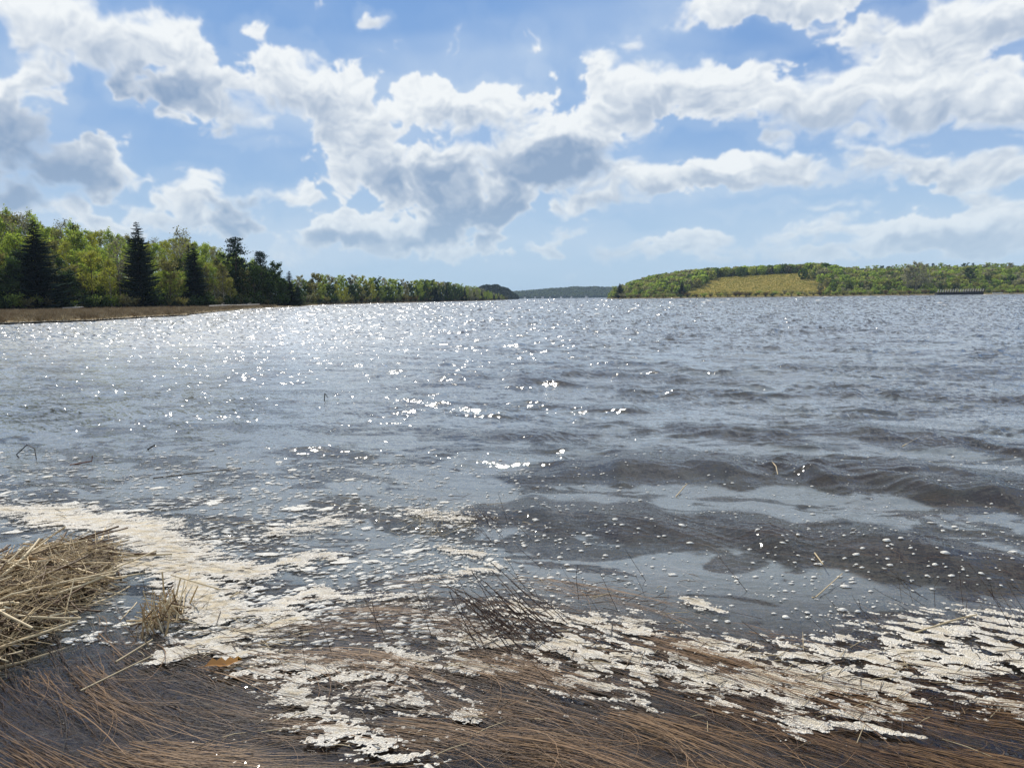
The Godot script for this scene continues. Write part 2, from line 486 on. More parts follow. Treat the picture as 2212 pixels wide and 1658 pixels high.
func make_water() -> void:
	rng.seed = 55
	var rows := PackedFloat32Array()
	var y := 1300.0
	while y > 1.35:                                    # finer with nearness, as far as waves can be told apart
		rows.append(EYE.y * 1670.0 / y)
		y -= 3.0 if y > 800.0 else 1.9 if y > 500.0 else (1.5 if y > 200.0 else (0.9 if y > 12.0 else 0.3))
	var reach := [1100.0, 1400.0, 2000.0, 3000.0, 5000.0, 9000.0]
	for r in reach: rows.append(r)
	var cols := 620
	var v := PackedVector3Array()
	var n := PackedVector3Array()
	var uv := PackedVector2Array()
	var col := PackedColorArray()
	var idx := PackedInt32Array()
	for r in rows.size():
		var d := rows[r]
		var half := d * 0.82 + 1.2
		for c in cols + 1:
			var f := float(c) / cols * 2.0 - 1.0
			var x := f * half
			if d > 1050.0:
				v.append(Vector3(x, 0, -d)); n.append(Vector3.UP); col.append(froth_sheen(x, -d, 0.0))
			else:
				var w := wave(x, -d)
				v.append(Vector3(x, w.x, -d))
				col.append(froth_sheen(x, -d, crest_h(x, -d - 0.05) * 1.3 if d < 9.0 else w.x))
				# wavelets too small for the mesh only tilt it
				var fine := 0.05 * smoothstep(5.5, 11.0, d) + 0.045 * smoothstep(14.0, 60.0, d)
				if rng.randf() < 0.24: fine *= lerpf(3.3, 4.2, smoothstep(12.0, 20.0, d))
				n.append(Vector3(-w.y + gauss() * fine, 1.0, -w.z + gauss() * fine).normalized())
			uv.append(Vector2(x * 0.9 - d * 0.4, (-d * 0.9 + x * 0.4) * 0.75) / 2.6)
	# the open river is rougher than the sheltered shallows
	var m := ArrayMesh.new()
	var ends := []
	for e in [6.0, 7.5, 9.0, 11.0, 13.0, 15.5, 18.5, 22.0, 27.0]:
		var r := 0
		while rows[r] < e: r += 1
		ends.append(r)
	ends.append(rows.size() - 1)
	for part in ends.size():
		var r0: int = 0 if part == 0 else ends[part - 1]
		var r1: int = ends[part]
		var a := []
		a.resize(Mesh.ARRAY_MAX)
		var f := r0 * (cols + 1)
		var t := (r1 + 1) * (cols + 1)
		a[Mesh.ARRAY_VERTEX] = v.slice(f, t)
		a[Mesh.ARRAY_NORMAL] = n.slice(f, t)
		a[Mesh.ARRAY_TEX_UV] = uv.slice(f, t)
		a[Mesh.ARRAY_COLOR] = col.slice(f, t)
		idx = PackedInt32Array()
		for r in r1 - r0:
			for c in cols:
				var k := r * (cols + 1) + c
				idx.append(k); idx.append(k + cols + 1); idx.append(k + 1)
				idx.append(k + 1); idx.append(k + cols + 1); idx.append(k + cols + 2)
		a[Mesh.ARRAY_INDEX] = idx
		m.add_surface_from_arrays(Mesh.PRIMITIVE_TRIANGLES, a)
		m.surface_set_material(part, M.waters[part])
	tag(obj("water", m, null), "wind-ruffled tidal water filling the whole river", "water", "", "structure")

func bed_h(x: float, z: float) -> float:
	var d := -z
	var deep := 0.05 + 0.10 * smoothstep(2.6, 4.5, d) + 0.25 * smoothstep(4.5, 9.0, d) + 1.6 * smoothstep(9.0, 60.0, d)
	deep += 0.05 * (1.0 - smoothstep(-1.2, 0.2, x)) * (1.0 - smoothstep(4.0, 6.0, d))
	return -deep + 0.02 * nf.get_noise_2d(x * 120.0, z * 120.0)

func make_bed() -> void:
	var b := MB.new()
	var nr := 130
	var nc := 140
	for r in nr + 1:
		var d := 0.8 * pow(9000.0 / 0.8, pow(float(r) / nr, 1.35))
		var half := d * 1.0 + 3.0
		for c in nc + 1:
			var x := (float(c) / nc * 2.0 - 1.0) * half
			b.v.append(Vector3(x, bed_h(x, -d), -d))
			b.n.append(Vector3.UP)
			var t := 0.5 + 0.5 * nf.get_noise_2d(x * 60.0, d * 60.0)
			b.c.append(Color(0.012, 0.009, 0.007).lerp(Color(0.028, 0.020, 0.013), t))
	for r in nr:
		for c in nc:
			var k := r * (nc + 1) + c
			for q in [k, k + nc + 1, k + 1, k + 1, k + nc + 1, k + nc + 2]: b.i.append(q)
	tag(obj("river_bed", b.mesh(), M.mud), "dark brown mud bed under the flooded shallows", "river bed", "", "structure")


# ---------------------------------------------------------------- trees
func mix3(a: Color, b: Color, s: float) -> Color:
	return a.lerp(b, clampf(s, 0.0, 1.0))

func leafy_tree(sd: int, spread: float, low: float, leaves: int, size: float, tones: Array, bark: Color, upright := 0.8) -> Array:
	# a broad-leaved tree 10 m tall: [trunk with limbs, crown]
	rng.seed = sd
	var t := MB.new()
	var c := MB.new()
	var H := 10.0
	var pts := []
	var rad := []
	var off := Vector3.ZERO
	for k in 7:
		pts.append(Vector3(0, H * 0.96 * k / 6.0, 0) + off)
		rad.append(0.14 * (1.0 - k / 6.4))
		off += Vector3(gauss(), 0, gauss()) * 0.11
	t.tube(pts, rad, 5, bark, bark.darkened(0.2))
	var segs := []
	var nl := 15
	for k in nl:
		var f := low + (0.97 - low) * (k + rng.randf()) / nl
		var fi := f * 6.0
		var base: Vector3 = pts[int(fi)].lerp(pts[mini(int(fi) + 1, 6)], fi - int(fi))
		var az := k * 2.4 + rng.randf() * 0.9
		var L := spread * H * (pow(1.0 - f, 0.55) * 0.85 + 0.16) * rng.randf_range(0.65, 1.2)
		var dir := Vector3(cos(az), upright * rng.randf_range(0.6, 1.3), sin(az)).normalized()
		var mid := base + dir * L * 0.55
		var tip := mid + (dir + Vector3.UP * 0.45).normalized() * L * 0.5
		t.tube([base, mid, tip], [0.055, 0.035, 0.012], 3, bark)
		segs.append([base.lerp(mid, 0.4), tip, rng.randf()])
		for j in 4:
			var q := base.lerp(mid, rng.randf_range(0.4, 1.0)) if j < 2 else mid.lerp(tip, rng.randf_range(0.1, 0.8))
			var e := q + (dir + Vector3(gauss(), gauss() * 0.6 + 0.4, gauss()) * 0.7).normalized() * L * rng.randf_range(0.25, 0.5)
			t.tube([q, e], [0.025, 0.008], 3, bark)
			segs.append([q, e, rng.randf()])
	for k in leaves:
		var s: Array = segs[rng.randi() % segs.size()]
		var p: Vector3 = s[0].lerp(s[1], pow(rng.randf(), 0.6) * 1.05) + Vector3(gauss(), gauss() * 0.8, gauss()) * 0.28
		var tone: Color = tones[int(s[2] * tones.size()) % tones.size()]
		tone = tone * rng.randf_range(0.75, 1.25)
		var a := Vector3(gauss(), gauss(), gauss()).normalized()
		var b := a.cross(Vector3(gauss(), gauss(), gauss())).normalized()
		var z := size * rng.randf_range(0.6, 1.3)
		c.quad(p - a * z, p + b * z * 0.55, p + a * z, p - b * z * 0.55, tone)
	return [t.mesh(), c.mesh()]

func spruce_tree(sd: int, R: float, whorls: int, col: Color, droop := 0.3) -> Array:
	rng.seed = sd
	var t := MB.new()
	var c := MB.new()
	var H := 10.0
	t.tube([Vector3(0, 0, 0), Vector3(0.04, 4, 0), Vector3(0, 8, 0.04), Vector3(0, 9.9, 0)], [0.17, 0.12, 0.05, 0.012], 5, Color(0.06, 0.048, 0.04))
	for w in whorls:
		var f := 0.05 + 0.95 * pow(float(w) / whorls, 0.92)
		var L := R * pow(1.0 - f, 0.78) * rng.randf_range(0.72, 1.12) + 0.12
		var nb := 9 if f < 0.8 else 6
		for b in nb:
			var az := b * TAU / nb + w * 1.1 + gauss() * 0.2
			var l := L * rng.randf_range(0.6, 1.15)
			var d := Vector3(cos(az), 0, sin(az))
			var sd2 := d.cross(Vector3.UP)
			var o := Vector3(0, H * f + gauss() * 0.06, 0)
			var tone := col * rng.randf_range(0.65, 1.35)
			if f < 0.9: t.tube([o, o + d * l * 0.9 - Vector3.UP * droop * l * 0.6], [0.02, 0.008], 3, Color(0.06, 0.05, 0.04))
			for s in 5:
				var q := 0.16 + 0.2 * s
				var p := o + d * l * q + Vector3.UP * (-droop * l * q + 0.26 * l * q * q)
				var fwd := (d * l * 0.34 + Vector3.UP * (l * (-droop + 0.5 * q) * 0.34) + sd2 * gauss() * 0.06)
				var wd := l * (0.25 - 0.17 * q) + 0.06
				for side in [-1.0, 1.0]:
					var out: Vector3 = p + (sd2 * side * wd + d * wd * 0.6 - Vector3.UP * wd * rng.randf_range(0.25, 0.75))
					c.tri(p - fwd * 0.2, out, p + fwd * 0.7, tone)
				c.tri(p - fwd * 0.2 + sd2 * 0.02, p + fwd * 0.3 - Vector3.UP * wd * 0.7, p + fwd, tone * 0.9)
	return [t.mesh(), c.mesh()]

func pine_tree(sd: int, col: Color) -> Array:
	rng.seed = sd
	var t := MB.new()
	var c := MB.new()
	t.tube([Vector3.ZERO, Vector3(0.1, 4, 0.05), Vector3(-0.05, 7.5, 0), Vector3(0.05, 9.8, 0)], [0.2, 0.15, 0.08, 0.02], 6, Color(0.09, 0.065, 0.05))
	for k in 34:
		var f := 0.12 + 0.88 * k / 34.0
		var az := k * 2.4 + gauss() * 0.3
		var L := (2.3 * sin(PI * minf(f * 0.62 + 0.36, 0.99)) + 0.15) * rng.randf_range(0.45, 1.15)
		var o := Vector3(0, 9.7 * f, 0)
		var tip := o + Vector3(cos(az) * L, rng.randf_range(-0.1, 0.55) * L * 0.6, sin(az) * L)
		t.tube([o, tip], [0.05, 0.015], 3, Color(0.09, 0.065, 0.05))
		for cl in 4:
			var m := o.lerp(tip, 0.4 + 0.2 * cl) + Vector3(gauss(), gauss(), gauss()) * 0.13
			var tone := col * rng.randf_range(0.6, 1.5)
			for j in 22:
				var q := m + Vector3(gauss() * 0.3, gauss() * 0.15 + 0.05, gauss() * 0.3)
				var a := Vector3(gauss(), absf(gauss()) * 0.8 + 0.2, gauss()).normalized() * 0.26
				var b := a.cross(Vector3(gauss(), gauss(), gauss())).normalized() * 0.09
				c.tri(q - b, q + b, q + a, tone)
	return [t.mesh(), c.mesh()]

func shrub(sd: int, leaves: int, size: float, tones: Array, bark: Color, flat := 0.75) -> Array:
	# a bush about 2 m tall and 2.6 m wide: [stems, foliage]
	rng.seed = sd
	var t := MB.new()
	var c := MB.new()
	var ends := []
	for k in 16:
		var az := k * 2.4 + rng.randf()
		var tip := Vector3(cos(az) * rng.randf_range(0.2, 1.2), rng.randf_range(0.9, 2.0) * flat / 0.75, sin(az) * rng.randf_range(0.2, 1.2))
		var m := Vector3(tip.x * 0.35, tip.y * 0.5, tip.z * 0.35)
		t.tube([Vector3(gauss() * 0.1, 0, gauss() * 0.1), m, tip], [0.03, 0.02, 0.006], 3, bark)
		ends.append([m, tip, rng.randf()])
	for k in leaves:
		var s: Array = ends[rng.randi() % ends.size()]
		var p: Vector3 = s[0].lerp(s[1], rng.randf() * 1.1) + Vector3(gauss(), gauss() * 0.7, gauss()) * 0.2
		p.y = maxf(p.y, 0.05)
		var tone: Color = tones[int(s[2] * tones.size()) % tones.size()] * rng.randf_range(0.75, 1.3)
		var a := Vector3(gauss(), gauss(), gauss()).normalized()
		var b := a.cross(Vector3(gauss(), gauss(), gauss())).normalized()
		var z := size * rng.randf_range(0.6, 1.3)
		c.quad(p - a * z, p + b * z * 0.6, p + a * z, p - b * z * 0.6, tone)
	return [t.mesh(), c.mesh()]

var kinds := {}

func make_kinds() -> void:
	var green := [Color(0.31, 0.37, 0.085), Color(0.26, 0.33, 0.08), Color(0.35, 0.37, 0.11)]
	var yellow := [Color(0.37, 0.35, 0.07), Color(0.32, 0.32, 0.07), Color(0.30, 0.29, 0.09)]
	var olive := [Color(0.20, 0.175, 0.08), Color(0.17, 0.165, 0.07), Color(0.21, 0.18, 0.09)]
	var deep := [Color(0.045, 0.075, 0.028), Color(0.06, 0.09, 0.03), Color(0.035, 0.06, 0.028)]
	var grey := [Color(0.24, 0.22, 0.17), Color(0.19, 0.175, 0.14)]
	var rust := [Color(0.13, 0.085, 0.05), Color(0.10, 0.07, 0.045)]
	var birch := Color(0.32, 0.29, 0.25)
	var brown := Color(0.075, 0.06, 0.05)
	kinds = {
		"green": [leafy_tree(1, 0.34, 0.25, 2300, 0.165, green, brown), leafy_tree(2, 0.28, 0.3, 2000, 0.15, green, birch, 1.1), leafy_tree(3, 0.38, 0.2, 2500, 0.165, green, brown)],
		"yellow": [leafy_tree(4, 0.34, 0.2, 2100, 0.16, yellow, brown), leafy_tree(5, 0.3, 0.25, 1700, 0.155, yellow, birch, 1.0)],
		"olive": [leafy_tree(6, 0.36, 0.15, 1500, 0.19, olive, brown), leafy_tree(7, 0.3, 0.2, 1000, 0.19, olive, birch, 1.1)],
		"deep": [leafy_tree(8, 0.38, 0.12, 2000, 0.22, deep, brown), leafy_tree(9, 0.33, 0.12, 1800, 0.22, deep, brown)],
		"grey": [leafy_tree(10, 0.30, 0.3, 420, 0.15, grey, Color(0.2, 0.18, 0.15), 1.4), leafy_tree(12, 0.36, 0.22, 650, 0.15, grey, Color(0.26, 0.24, 0.2), 1.1)],
		"spruce": [spruce_tree(21, 3.1, 40, Color(0.022, 0.036, 0.026)), spruce_tree(22, 2.8, 42, Color(0.024, 0.038, 0.026)), spruce_tree(23, 2.2, 38, Color(0.022, 0.034, 0.024), 0.4)],
		"pine": [pine_tree(31, Color(0.028, 0.046, 0.028)), pine_tree(32, Color(0.03, 0.046, 0.03))],
		"bush": [shrub(41, 420, 0.15, green, brown), shrub(42, 420, 0.15, deep, brown), shrub(43, 380, 0.14, rust, brown), shrub(44, 380, 0.14, olive, brown), shrub(45, 300, 0.13, grey, brown)],
	}
	for q in [["green", green, 0.44], ["yellow", yellow, 0.42], ["olive", olive, 0.42], ["deep", deep, 0.45]]:
		kinds["far_" + q[0]] = [leafy_tree(50, q[2], 0.04, 900, 0.38, q[1], brown, 0.6), leafy_tree(51, q[2] * 0.85, 0.04, 800, 0.36, q[1], brown, 0.9)]
	kinds.far_grey = [leafy_tree(52, 0.4, 0.05, 1100, 0.28, [Color(0.36, 0.33, 0.27), Color(0.30, 0.27, 0.22)], Color(0.26, 0.24, 0.2), 1.0)]
	kinds.needled = ["spruce", "pine"]

func plant(kind: String, variant: int, called: String, label: String, category: String, at: Vector3, scale: float, group := "", wide := 1.0) -> Node3D:
	var pair: Array = kinds[kind][variant % kinds[kind].size()]
	var o := thing(called, label, category, at, group)
	o.rotation.y = rng.randf() * TAU
	o.scale = Vector3(scale * wide, scale, scale * wide)
	var bush := kind == "bush"
	obj("stems" if bush else "trunk", pair[0], M.bark, o)
	obj("foliage" if bush else "crown", pair[1], M.needle if kind in kinds.needled else M.leaf, o)
	return o


# ---------------------------------------------------------------- land
func sheet(called: String, label: String, us: Array, depths: Callable, height: Callable, tone: Callable, steps: int, reach: float, curve := 1.8) -> MeshInstance3D:
	# land behind a shore: for each bearing a strip from the shore's depth inland
	var b := MB.new()
	for u in us:
		var d0: float = depths.call(u)
		for s in steps + 1:
			var t := pow(float(s) / steps, curve) * reach
			var p := far_at(u, d0 + t)
			p.y = height.call(u, t)
			b.v.append(p)
			b.c.append(tone.call(u, t, p))
	for k in us.size():
		for s in steps + 1:
			var q := k * (steps + 1) + s
			var l := maxi(k - 1, 0) * (steps + 1) + s
			var r := mini(k + 1, us.size() - 1) * (steps + 1) + s
			var f := k * (steps + 1) + maxi(s - 1, 0)
			var g := k * (steps + 1) + mini(s + 1, steps)
			var nn := (b.v[r] - b.v[l]).cross(b.v[g] - b.v[f]).normalized()
			b.n.append(nn if nn.y > 0.0 else -nn)
	for k in us.size() - 1:
		for s in steps:
			var q := k * (steps + 1) + s
			for j in [q, q + 1, q + steps + 1, q + 1, q + steps + 2, q + steps + 1]: b.i.append(j)
	var o := obj(called, b.mesh(), M.land)
	tag(o, label, "land", "", "structure")
	return o

func span(a: float, b: float, step: float) -> Array:
	var out := []
	var x := a
	while x < b:
		out.append(x); x += step
	out.append(b)
	return out

# left bank: the marsh meadow's water edge and the edge of the wood, by bearing
var marsh_edge := [[-900, 33], [-500, 42], [-200, 52], [0, 60], [200, 67], [400, 89], [500, 135], [560, 187], [650, 237], [680, 290]]
var wood_edge := [[-900, 95], [-500, 115], [-200, 140], [0, 160], [200, 175], [400, 195], [500, 208], [560, 218], [650, 243], [680, 300]]

func left_h(u: float, t: float) -> float:
	var d: float = table(marsh_edge, u) + t
	var w: float = table(wood_edge, u)
	var marsh := -0.25 + 0.5 * smoothstep(0.0, 2.0, t) + 0.12 * smoothstep(0.0, 40.0, t)
	return marsh + 9.0 * smoothstep(0.0, 75.0, d - w) * smoothstep(690.0, 480.0, u) + 0.5 * smoothstep(-2.0, 8.0, d - w)

func left_land() -> void:
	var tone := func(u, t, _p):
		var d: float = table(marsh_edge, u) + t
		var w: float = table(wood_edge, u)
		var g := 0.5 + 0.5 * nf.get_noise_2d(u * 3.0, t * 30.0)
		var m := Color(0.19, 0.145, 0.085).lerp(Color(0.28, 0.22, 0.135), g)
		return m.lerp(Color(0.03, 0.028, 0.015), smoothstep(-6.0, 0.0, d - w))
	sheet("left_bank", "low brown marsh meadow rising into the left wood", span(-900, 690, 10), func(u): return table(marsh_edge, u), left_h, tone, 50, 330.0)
	# marsh grass: short dead tufts
	rng.seed = 301
	var tuft := MB.new()
	for k in 14:
		var az := rng.randf() * TAU
		var r := rng.randf_range(0.0, 0.16)
		var o := Vector3(cos(az) * r, 0, sin(az) * r)
		var tip := o + Vector3(gauss() * 0.14, rng.randf_range(0.2, 0.42), gauss() * 0.14)
		var wv := Vector3(gauss(), 0, gauss()).normalized() * 0.014
		tuft.tri(o - wv, o + wv, tip, Color(1, 1, 1) * rng.randf_range(0.7, 1.2))
	var places := []
	var tints := []
	for k in 15000:
		var u := rng.randf_range(-500, 600)
		var m: float = table(marsh_edge, u)
		var w: float = table(wood_edge, u)
		var t := pow(rng.randf(), 1.5) * (w - m + 4.0)
		var p := far_at(u, m + t)
		p.y = left_h(u, t)
		if p.y < 0.03: continue
		var s := rng.randf_range(0.7, 1.5) * (0.8 + 0.6 * nz.get_noise_2d(p.x * 14.0, p.z * 14.0))
		places.append(Transform3D(Basis(Vector3.UP, rng.randf() * TAU).scaled(Vector3(s * 1.6, s, s * 1.6)), p))
		tints.append(Color(0.33, 0.26, 0.155).lerp(Color(0.17, 0.12, 0.065), clampf(0.5 + nz.get_noise_2d(p.x * 9.0, p.z * 9.0) + gauss() * 0.12, 0, 1)))
	var grass := multi("marsh_grass", tuft.mesh(), M.strand, places, self, tints)
	tag(grass, "dead brown marsh grass on the flat strip below the left wood", "marsh grass", "", "stuff")
	# pale line of foam and drift along the edge of the marsh
	var f := MB.new()
	for k in 1500:
		var u := rng.randf_range(-500, 640)
		var d: float = table(marsh_edge, u)
		var t := gauss() * 0.25 + 0.9
		var p := far_at(u, d + t)
		p.y = 0.07 + rng.randf() * 0.05
		var l := rng.randf_range(0.2, 0.9)
		var wd := rng.randf_range(0.1, 0.35)
		var along := (far_at(u + 5, table(marsh_edge, u + 5)) - far_at(u, d)).normalized()
		var acr := along.cross(Vector3.UP)
		f.quad(p - along * l, p + acr * wd + Vector3.UP * 0.04, p + along * l, p - acr * wd + Vector3.UP * 0.03, Color(0.74, 0.72, 0.66) * rng.randf_range(0.7, 1.1))
	tag(obj("foam_line", f.mesh(), M.foam), "thin pale line of foam along the edge of the left marsh", "foam", "", "stuff")

func left_wood() -> void:
	rng.seed = 410
	var top := [[-300, 430], [0, 442], [100, 450], [200, 478], [270, 494], [340, 506], [400, 500], [470, 522], [540, 546], [600, 580], [640, 610], [655, 628]]
	# the trees one can point at: bearing, top, kind, variant, distance behind the wood's edge, girth
	var big := [
		[93, 476, "spruce", 0, 3.0, 1.25, "broad dark spruce, the biggest, at the left of the left wood"],
		[312, 478, "spruce", 1, 3.0, 1.0, "tall pointed dark spruce standing out against the sky in the left wood"],
		[430, 524, "spruce", 2, 5.0, 1.1, "narrow dark spruce right of the tall pointed one"],
		[420, 528, "spruce", 1, 10.0, 0.7, "slim dark spruce hugging the narrow spruce from the left"],
		[178, 478, "spruce", 2, 48.0, 0.7, "small dark spruce tip poking above the green crowns"],
		[520, 512, "pine", 0, 10.0, 1.15, "shaggy dark pine, highest tree at the right of the left wood"],
		[572, 542, "pine", 1, 6.0, 1.1, "lower dark pine on the right shoulder of the shaggy pine"],
		[555, 575, "deep", 0, 2.0, 1.2, "dense dark green tree below the two pines"],
		[600, 568, "deep", 1, 4.0, 1.1, "dark green rounded tree at the water end of the left wood"],
		[632, 584, "spruce", 2, 2.0, 1.3, "last dark spruce at the tip of the left wood"],
		[618, 600, "deep", 0, 2.0, 1.2, "low dark tree under the last spruce of the point"],
		[648, 612, "spruce", 2, 2.0, 1.4, "short dark fir at the very end of the point"],
		[160, 585, "deep", 1, 1.5, 1.5, "squat black-green bushy tree right of the broad spruce"],
		[40, 560, "deep", 0, 2.0, 1.3, "dark shaded tree left of the broad spruce"],
		[210, 540, "yellow", 0, 2.0, 1.2, "yellow-green tree just right of the broad spruce"],
		[250, 560, "yellow", 1, 1.0, 1.0, "small bright yellow-green tree with a pale forked trunk"],
		[268, 510, "grey", 0, 4.0, 1.0, "pale forked bare tree between the two big spruces"],
		[375, 565, "olive", 0, 1.5, 1.2, "brownish budding tree right of the tall pointed spruce"],
		[490, 570, "olive", 1, 1.5, 1.3, "rust-olive budding tree leaning at the marsh edge"],
		[400, 494, "grey", 1, 22.0, 1.0, "airy grey-green tree showing sky through its crown"],
		[505, 600, "yellow", 1, 1.0, 1.2, "small sunlit tree at the edge of the marsh"],
	]
	for b in big:
		var p := far_at(b[0], table(wood_edge, b[0]) + b[4])
		p.y = left_h(b[0], table(wood_edge, b[0]) + b[4] - table(marsh_edge, b[0])) - 0.1
		var s := top_at(b[0], b[1], p) / 9.9
		plant(b[2], b[3], {"spruce": "spruce_tree", "pine": "pine_tree", "grey": "bare_tree"}.get(b[2], "leafy_tree"), b[6], "tree", p, s, "", b[5])
	var names := {"green": "light green leafy tree,", "yellow": "yellow-green spring tree,", "olive": "brown-olive budding tree,", "deep": "dark green tree,", "grey": "grey twiggy tree,"}
	var pick := [["green", "olive", "green", "deep", "olive", "deep"], ["green", "yellow", "olive", "green", "green", "deep"], ["green", "green", "yellow", "green", "grey", "green"], ["green", "green", "grey", "yellow", "green", "olive"]]
	var behind := [2.0, 14.0, 30.0, 50.0]
	var drop := [88.0, 46.0, 16.0, 2.0]
	for row in 4:
		var u := -330.0 + row * 5.0
		while u < 640.0:
			var b: float = table(wood_edge, u) + behind[row] + rng.randf() * 9.0
			var p := far_at(u, b)
			p.y = left_h(u, b - table(marsh_edge, u)) - 0.1
			var fade := clampf((655.0 - u) / 350.0, 0.25, 1.0)
			var v: float = table(top, u) + (drop[row] + absf(gauss()) * 16.0) * fade + 4.0
			var h := top_at(u, v, p)
			var kind: String = pick[row][rng.randi() % 6]
			if u > 540: kind = "deep" if row < 2 else "green"
			if h > 3.0:
				var where := "left of the broad spruce"
				for z in [[93, "behind the broad spruce"], [150, "right behind the broad spruce"], [205, "midway between the broad and the tall spruce"], [262, "left beside the tall pointed spruce"], [320, "right beside the tall pointed spruce"], [375, "between the tall and the narrow spruce"], [435, "between the narrow spruce and the shaggy pine"], [505, "around the shaggy pine"], [560, "on the point right of the pines"]]:
					if u > z[0]: where = z[1]
				plant(kind, rng.randi(), {"grey": "bare_tree", "olive": "budding_tree"}.get(kind, "leafy_tree"), names[kind] + [" front row ", " second row ", " third row ", " skyline "][row] + where, "tree", p, h / 10.0, "%s trees %s" % [["front row", "second row", "third row", "skyline"][row], where], rng.randf_range(0.8, 1.15) * clampf(13.0 / h, 0.9, 1.4))
			u += rng.randf_range(15.0, 25.0)
	# undergrowth along the edge
	var u2 := -300.0
	while u2 < 655.0:
		var b2: float = table(wood_edge, u2) + rng.randf_range(-2.0, 2.0)
		var p2 := far_at(u2, b2)
		p2.y = left_h(u2, b2 - table(marsh_edge, u2)) - 0.05
		var where2 := "left of the broad spruce"
		for z in [[60, "below the broad spruce"], [150, "right of the broad spruce"], [220, "midway between the two big spruces"], [285, "below the tall pointed spruce"], [345, "left of the narrow spruce"], [410, "below the narrow spruce"], [460, "right of the narrow spruce"], [510, "below the shaggy pine"], [560, "on the point"]]:
			if u2 > z[0]: where2 = z[1]
		var vv := 1 if rng.randf() < 0.65 else (3 if rng.randf() < 0.6 else 0)
		plant("bush", vv, "shrub", "%s shrub at the foot of the left wood, %s" % [["light green", "dark shaded", "", "olive"][vv], where2], "shrub", p2, rng.randf_range(1.0, 2.0), "shrubs at the foot of the left wood, " + where2)
		u2 += rng.randf_range(10.0, 20.0)
	# drift logs on the edge of the marsh
	var logs := [[535, 196.0, 7.0, 0.3, "pale driftwood log lying on the marsh near the point"], [480, 172.0, 5.0, 1.1, "short pale driftwood log left of the point"], [165, 168.0, 4.0, 0.5, "weathered fallen branch on the marsh under the dark spruce"]]
	for l in logs:
		var q := MB.new()
		var dir := Vector3(1, 0, -l[3]).normalized()
		q.tube([-dir * l[2] * 0.5, Vector3(0, 0.1, 0), dir * l[2] * 0.5 + Vector3(0, 0.25, 0)], [0.22, 0.19, 0.1], 6, Color(0.45, 0.41, 0.36))
		q.tube([Vector3(0, 0.1, 0), dir * l[2] * 0.2 + Vector3(0.1, 0.8, 0)], [0.08, 0.03], 5, Color(0.4, 0.36, 0.32))
		var o := obj("driftwood_log", q.mesh(), M.wood)
		o.position = far_at(l[0], l[1])
		o.position.y = left_h(l[0], l[1] - table(marsh_edge, l[0])) + 0.28
		tag(o, l[4], "log")

# the second wood on the left, further up the river
var reach_edge := [[630, 285], [650, 295], [780, 380], [900, 480], [1000, 600], [1050, 700], [1085, 860], [1100, 1000]]

func second_wood() -> void:
	rng.seed = 520
	var hgt := func(_u, t): return -0.3 + 0.9 * smoothstep(0.0, 4.0, t) + 4.0 * smoothstep(8.0, 60.0, t)
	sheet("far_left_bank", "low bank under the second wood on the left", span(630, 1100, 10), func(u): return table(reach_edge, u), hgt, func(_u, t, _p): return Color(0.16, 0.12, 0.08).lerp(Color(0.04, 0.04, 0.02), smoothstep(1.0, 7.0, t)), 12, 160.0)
	var top := [[640, 600], [680, 588], [720, 592], [800, 595], [850, 600], [930, 603], [980, 610], [1030, 618], [1060, 628], [1085, 634], [1100, 638]]
	var names := {"green": "light green tree of the second wood", "yellow": "yellow-green tree of the second wood", "olive": "brownish tree of the second wood", "deep": "dark green tree of the second wood", "grey": "pale bare tree of the second wood", "spruce": "dark pointed spruce of the second wood"}
	var pick := [["deep", "green", "deep", "olive", "green", "deep", "yellow", "deep"], ["green", "green", "yellow", "green", "deep", "grey", "green", "olive"]]
	for row in 2:
		var u := 640.0
		while u < 1092.0:
			var d: float = table(reach_edge, u) + [5.0, 26.0][row] + rng.randf() * 8.0
			var p := far_at(u, d)
			p.y = hgt.call(u, d - table(reach_edge, u)) - 0.1
			var fade := clampf((1130.0 - u) / 400.0, 0.2, 1.0)
			var h := top_at(u, table(top, u) + ([20.0, 1.0][row] + absf(gauss()) * 7.0) * fade, p)
			var kind: String = pick[row][rng.randi() % 8]
			if u > 930.0 and u < 1000.0 and row == 0: kind = "spruce" if rng.randf() < 0.7 else "deep"
			if u > 1000.0 and row == 0: kind = "spruce" if rng.randf() < 0.35 else ["grey", "green"][rng.randi() % 2]
			if h > 1.5:
				var where: String = ["at its near end", "left of its middle", "at its middle", "right of its middle", "at its far end"][clampi(int((u - 640.0) / 90.0), 0, 4)] + [", waterside row", ", back row"][row]
				plant(kind if kind == "spruce" else "far_" + kind, rng.randi(), {"spruce": "spruce_tree", "grey": "bare_tree", "olive": "budding_tree"}.get(kind, "leafy_tree"), names[kind] + " " + where, "tree", p, h / 10.0, "trees of the second wood " + where, rng.randf_range(0.8, 1.1))
			u += rng.randf_range(7.0, 11.0) * (1.0 if u < 900.0 else 0.6)
	var u3 := 655.0
	while u3 < 1085.0:
		var p3 := far_at(u3, table(reach_edge, u3) + rng.randf_range(2.0, 5.0))
		p3.y = 0.4
		plant("bush", [1, 1, 2, 3, 4][rng.randi() % 5], "shrub", "low shrub at the waterline of the second wood " + ["at its near end", "left of its middle", "at its middle", "right of its middle", "at its far end"][clampi(int((u3 - 640.0) / 90.0), 0, 4)], "shrub", p3, rng.randf_range(1.0, 1.9), "shrubs below the second wood, part %d" % int((u3 - 640.0) / 90.0))
		u3 += rng.randf_range(8.0, 16.0)

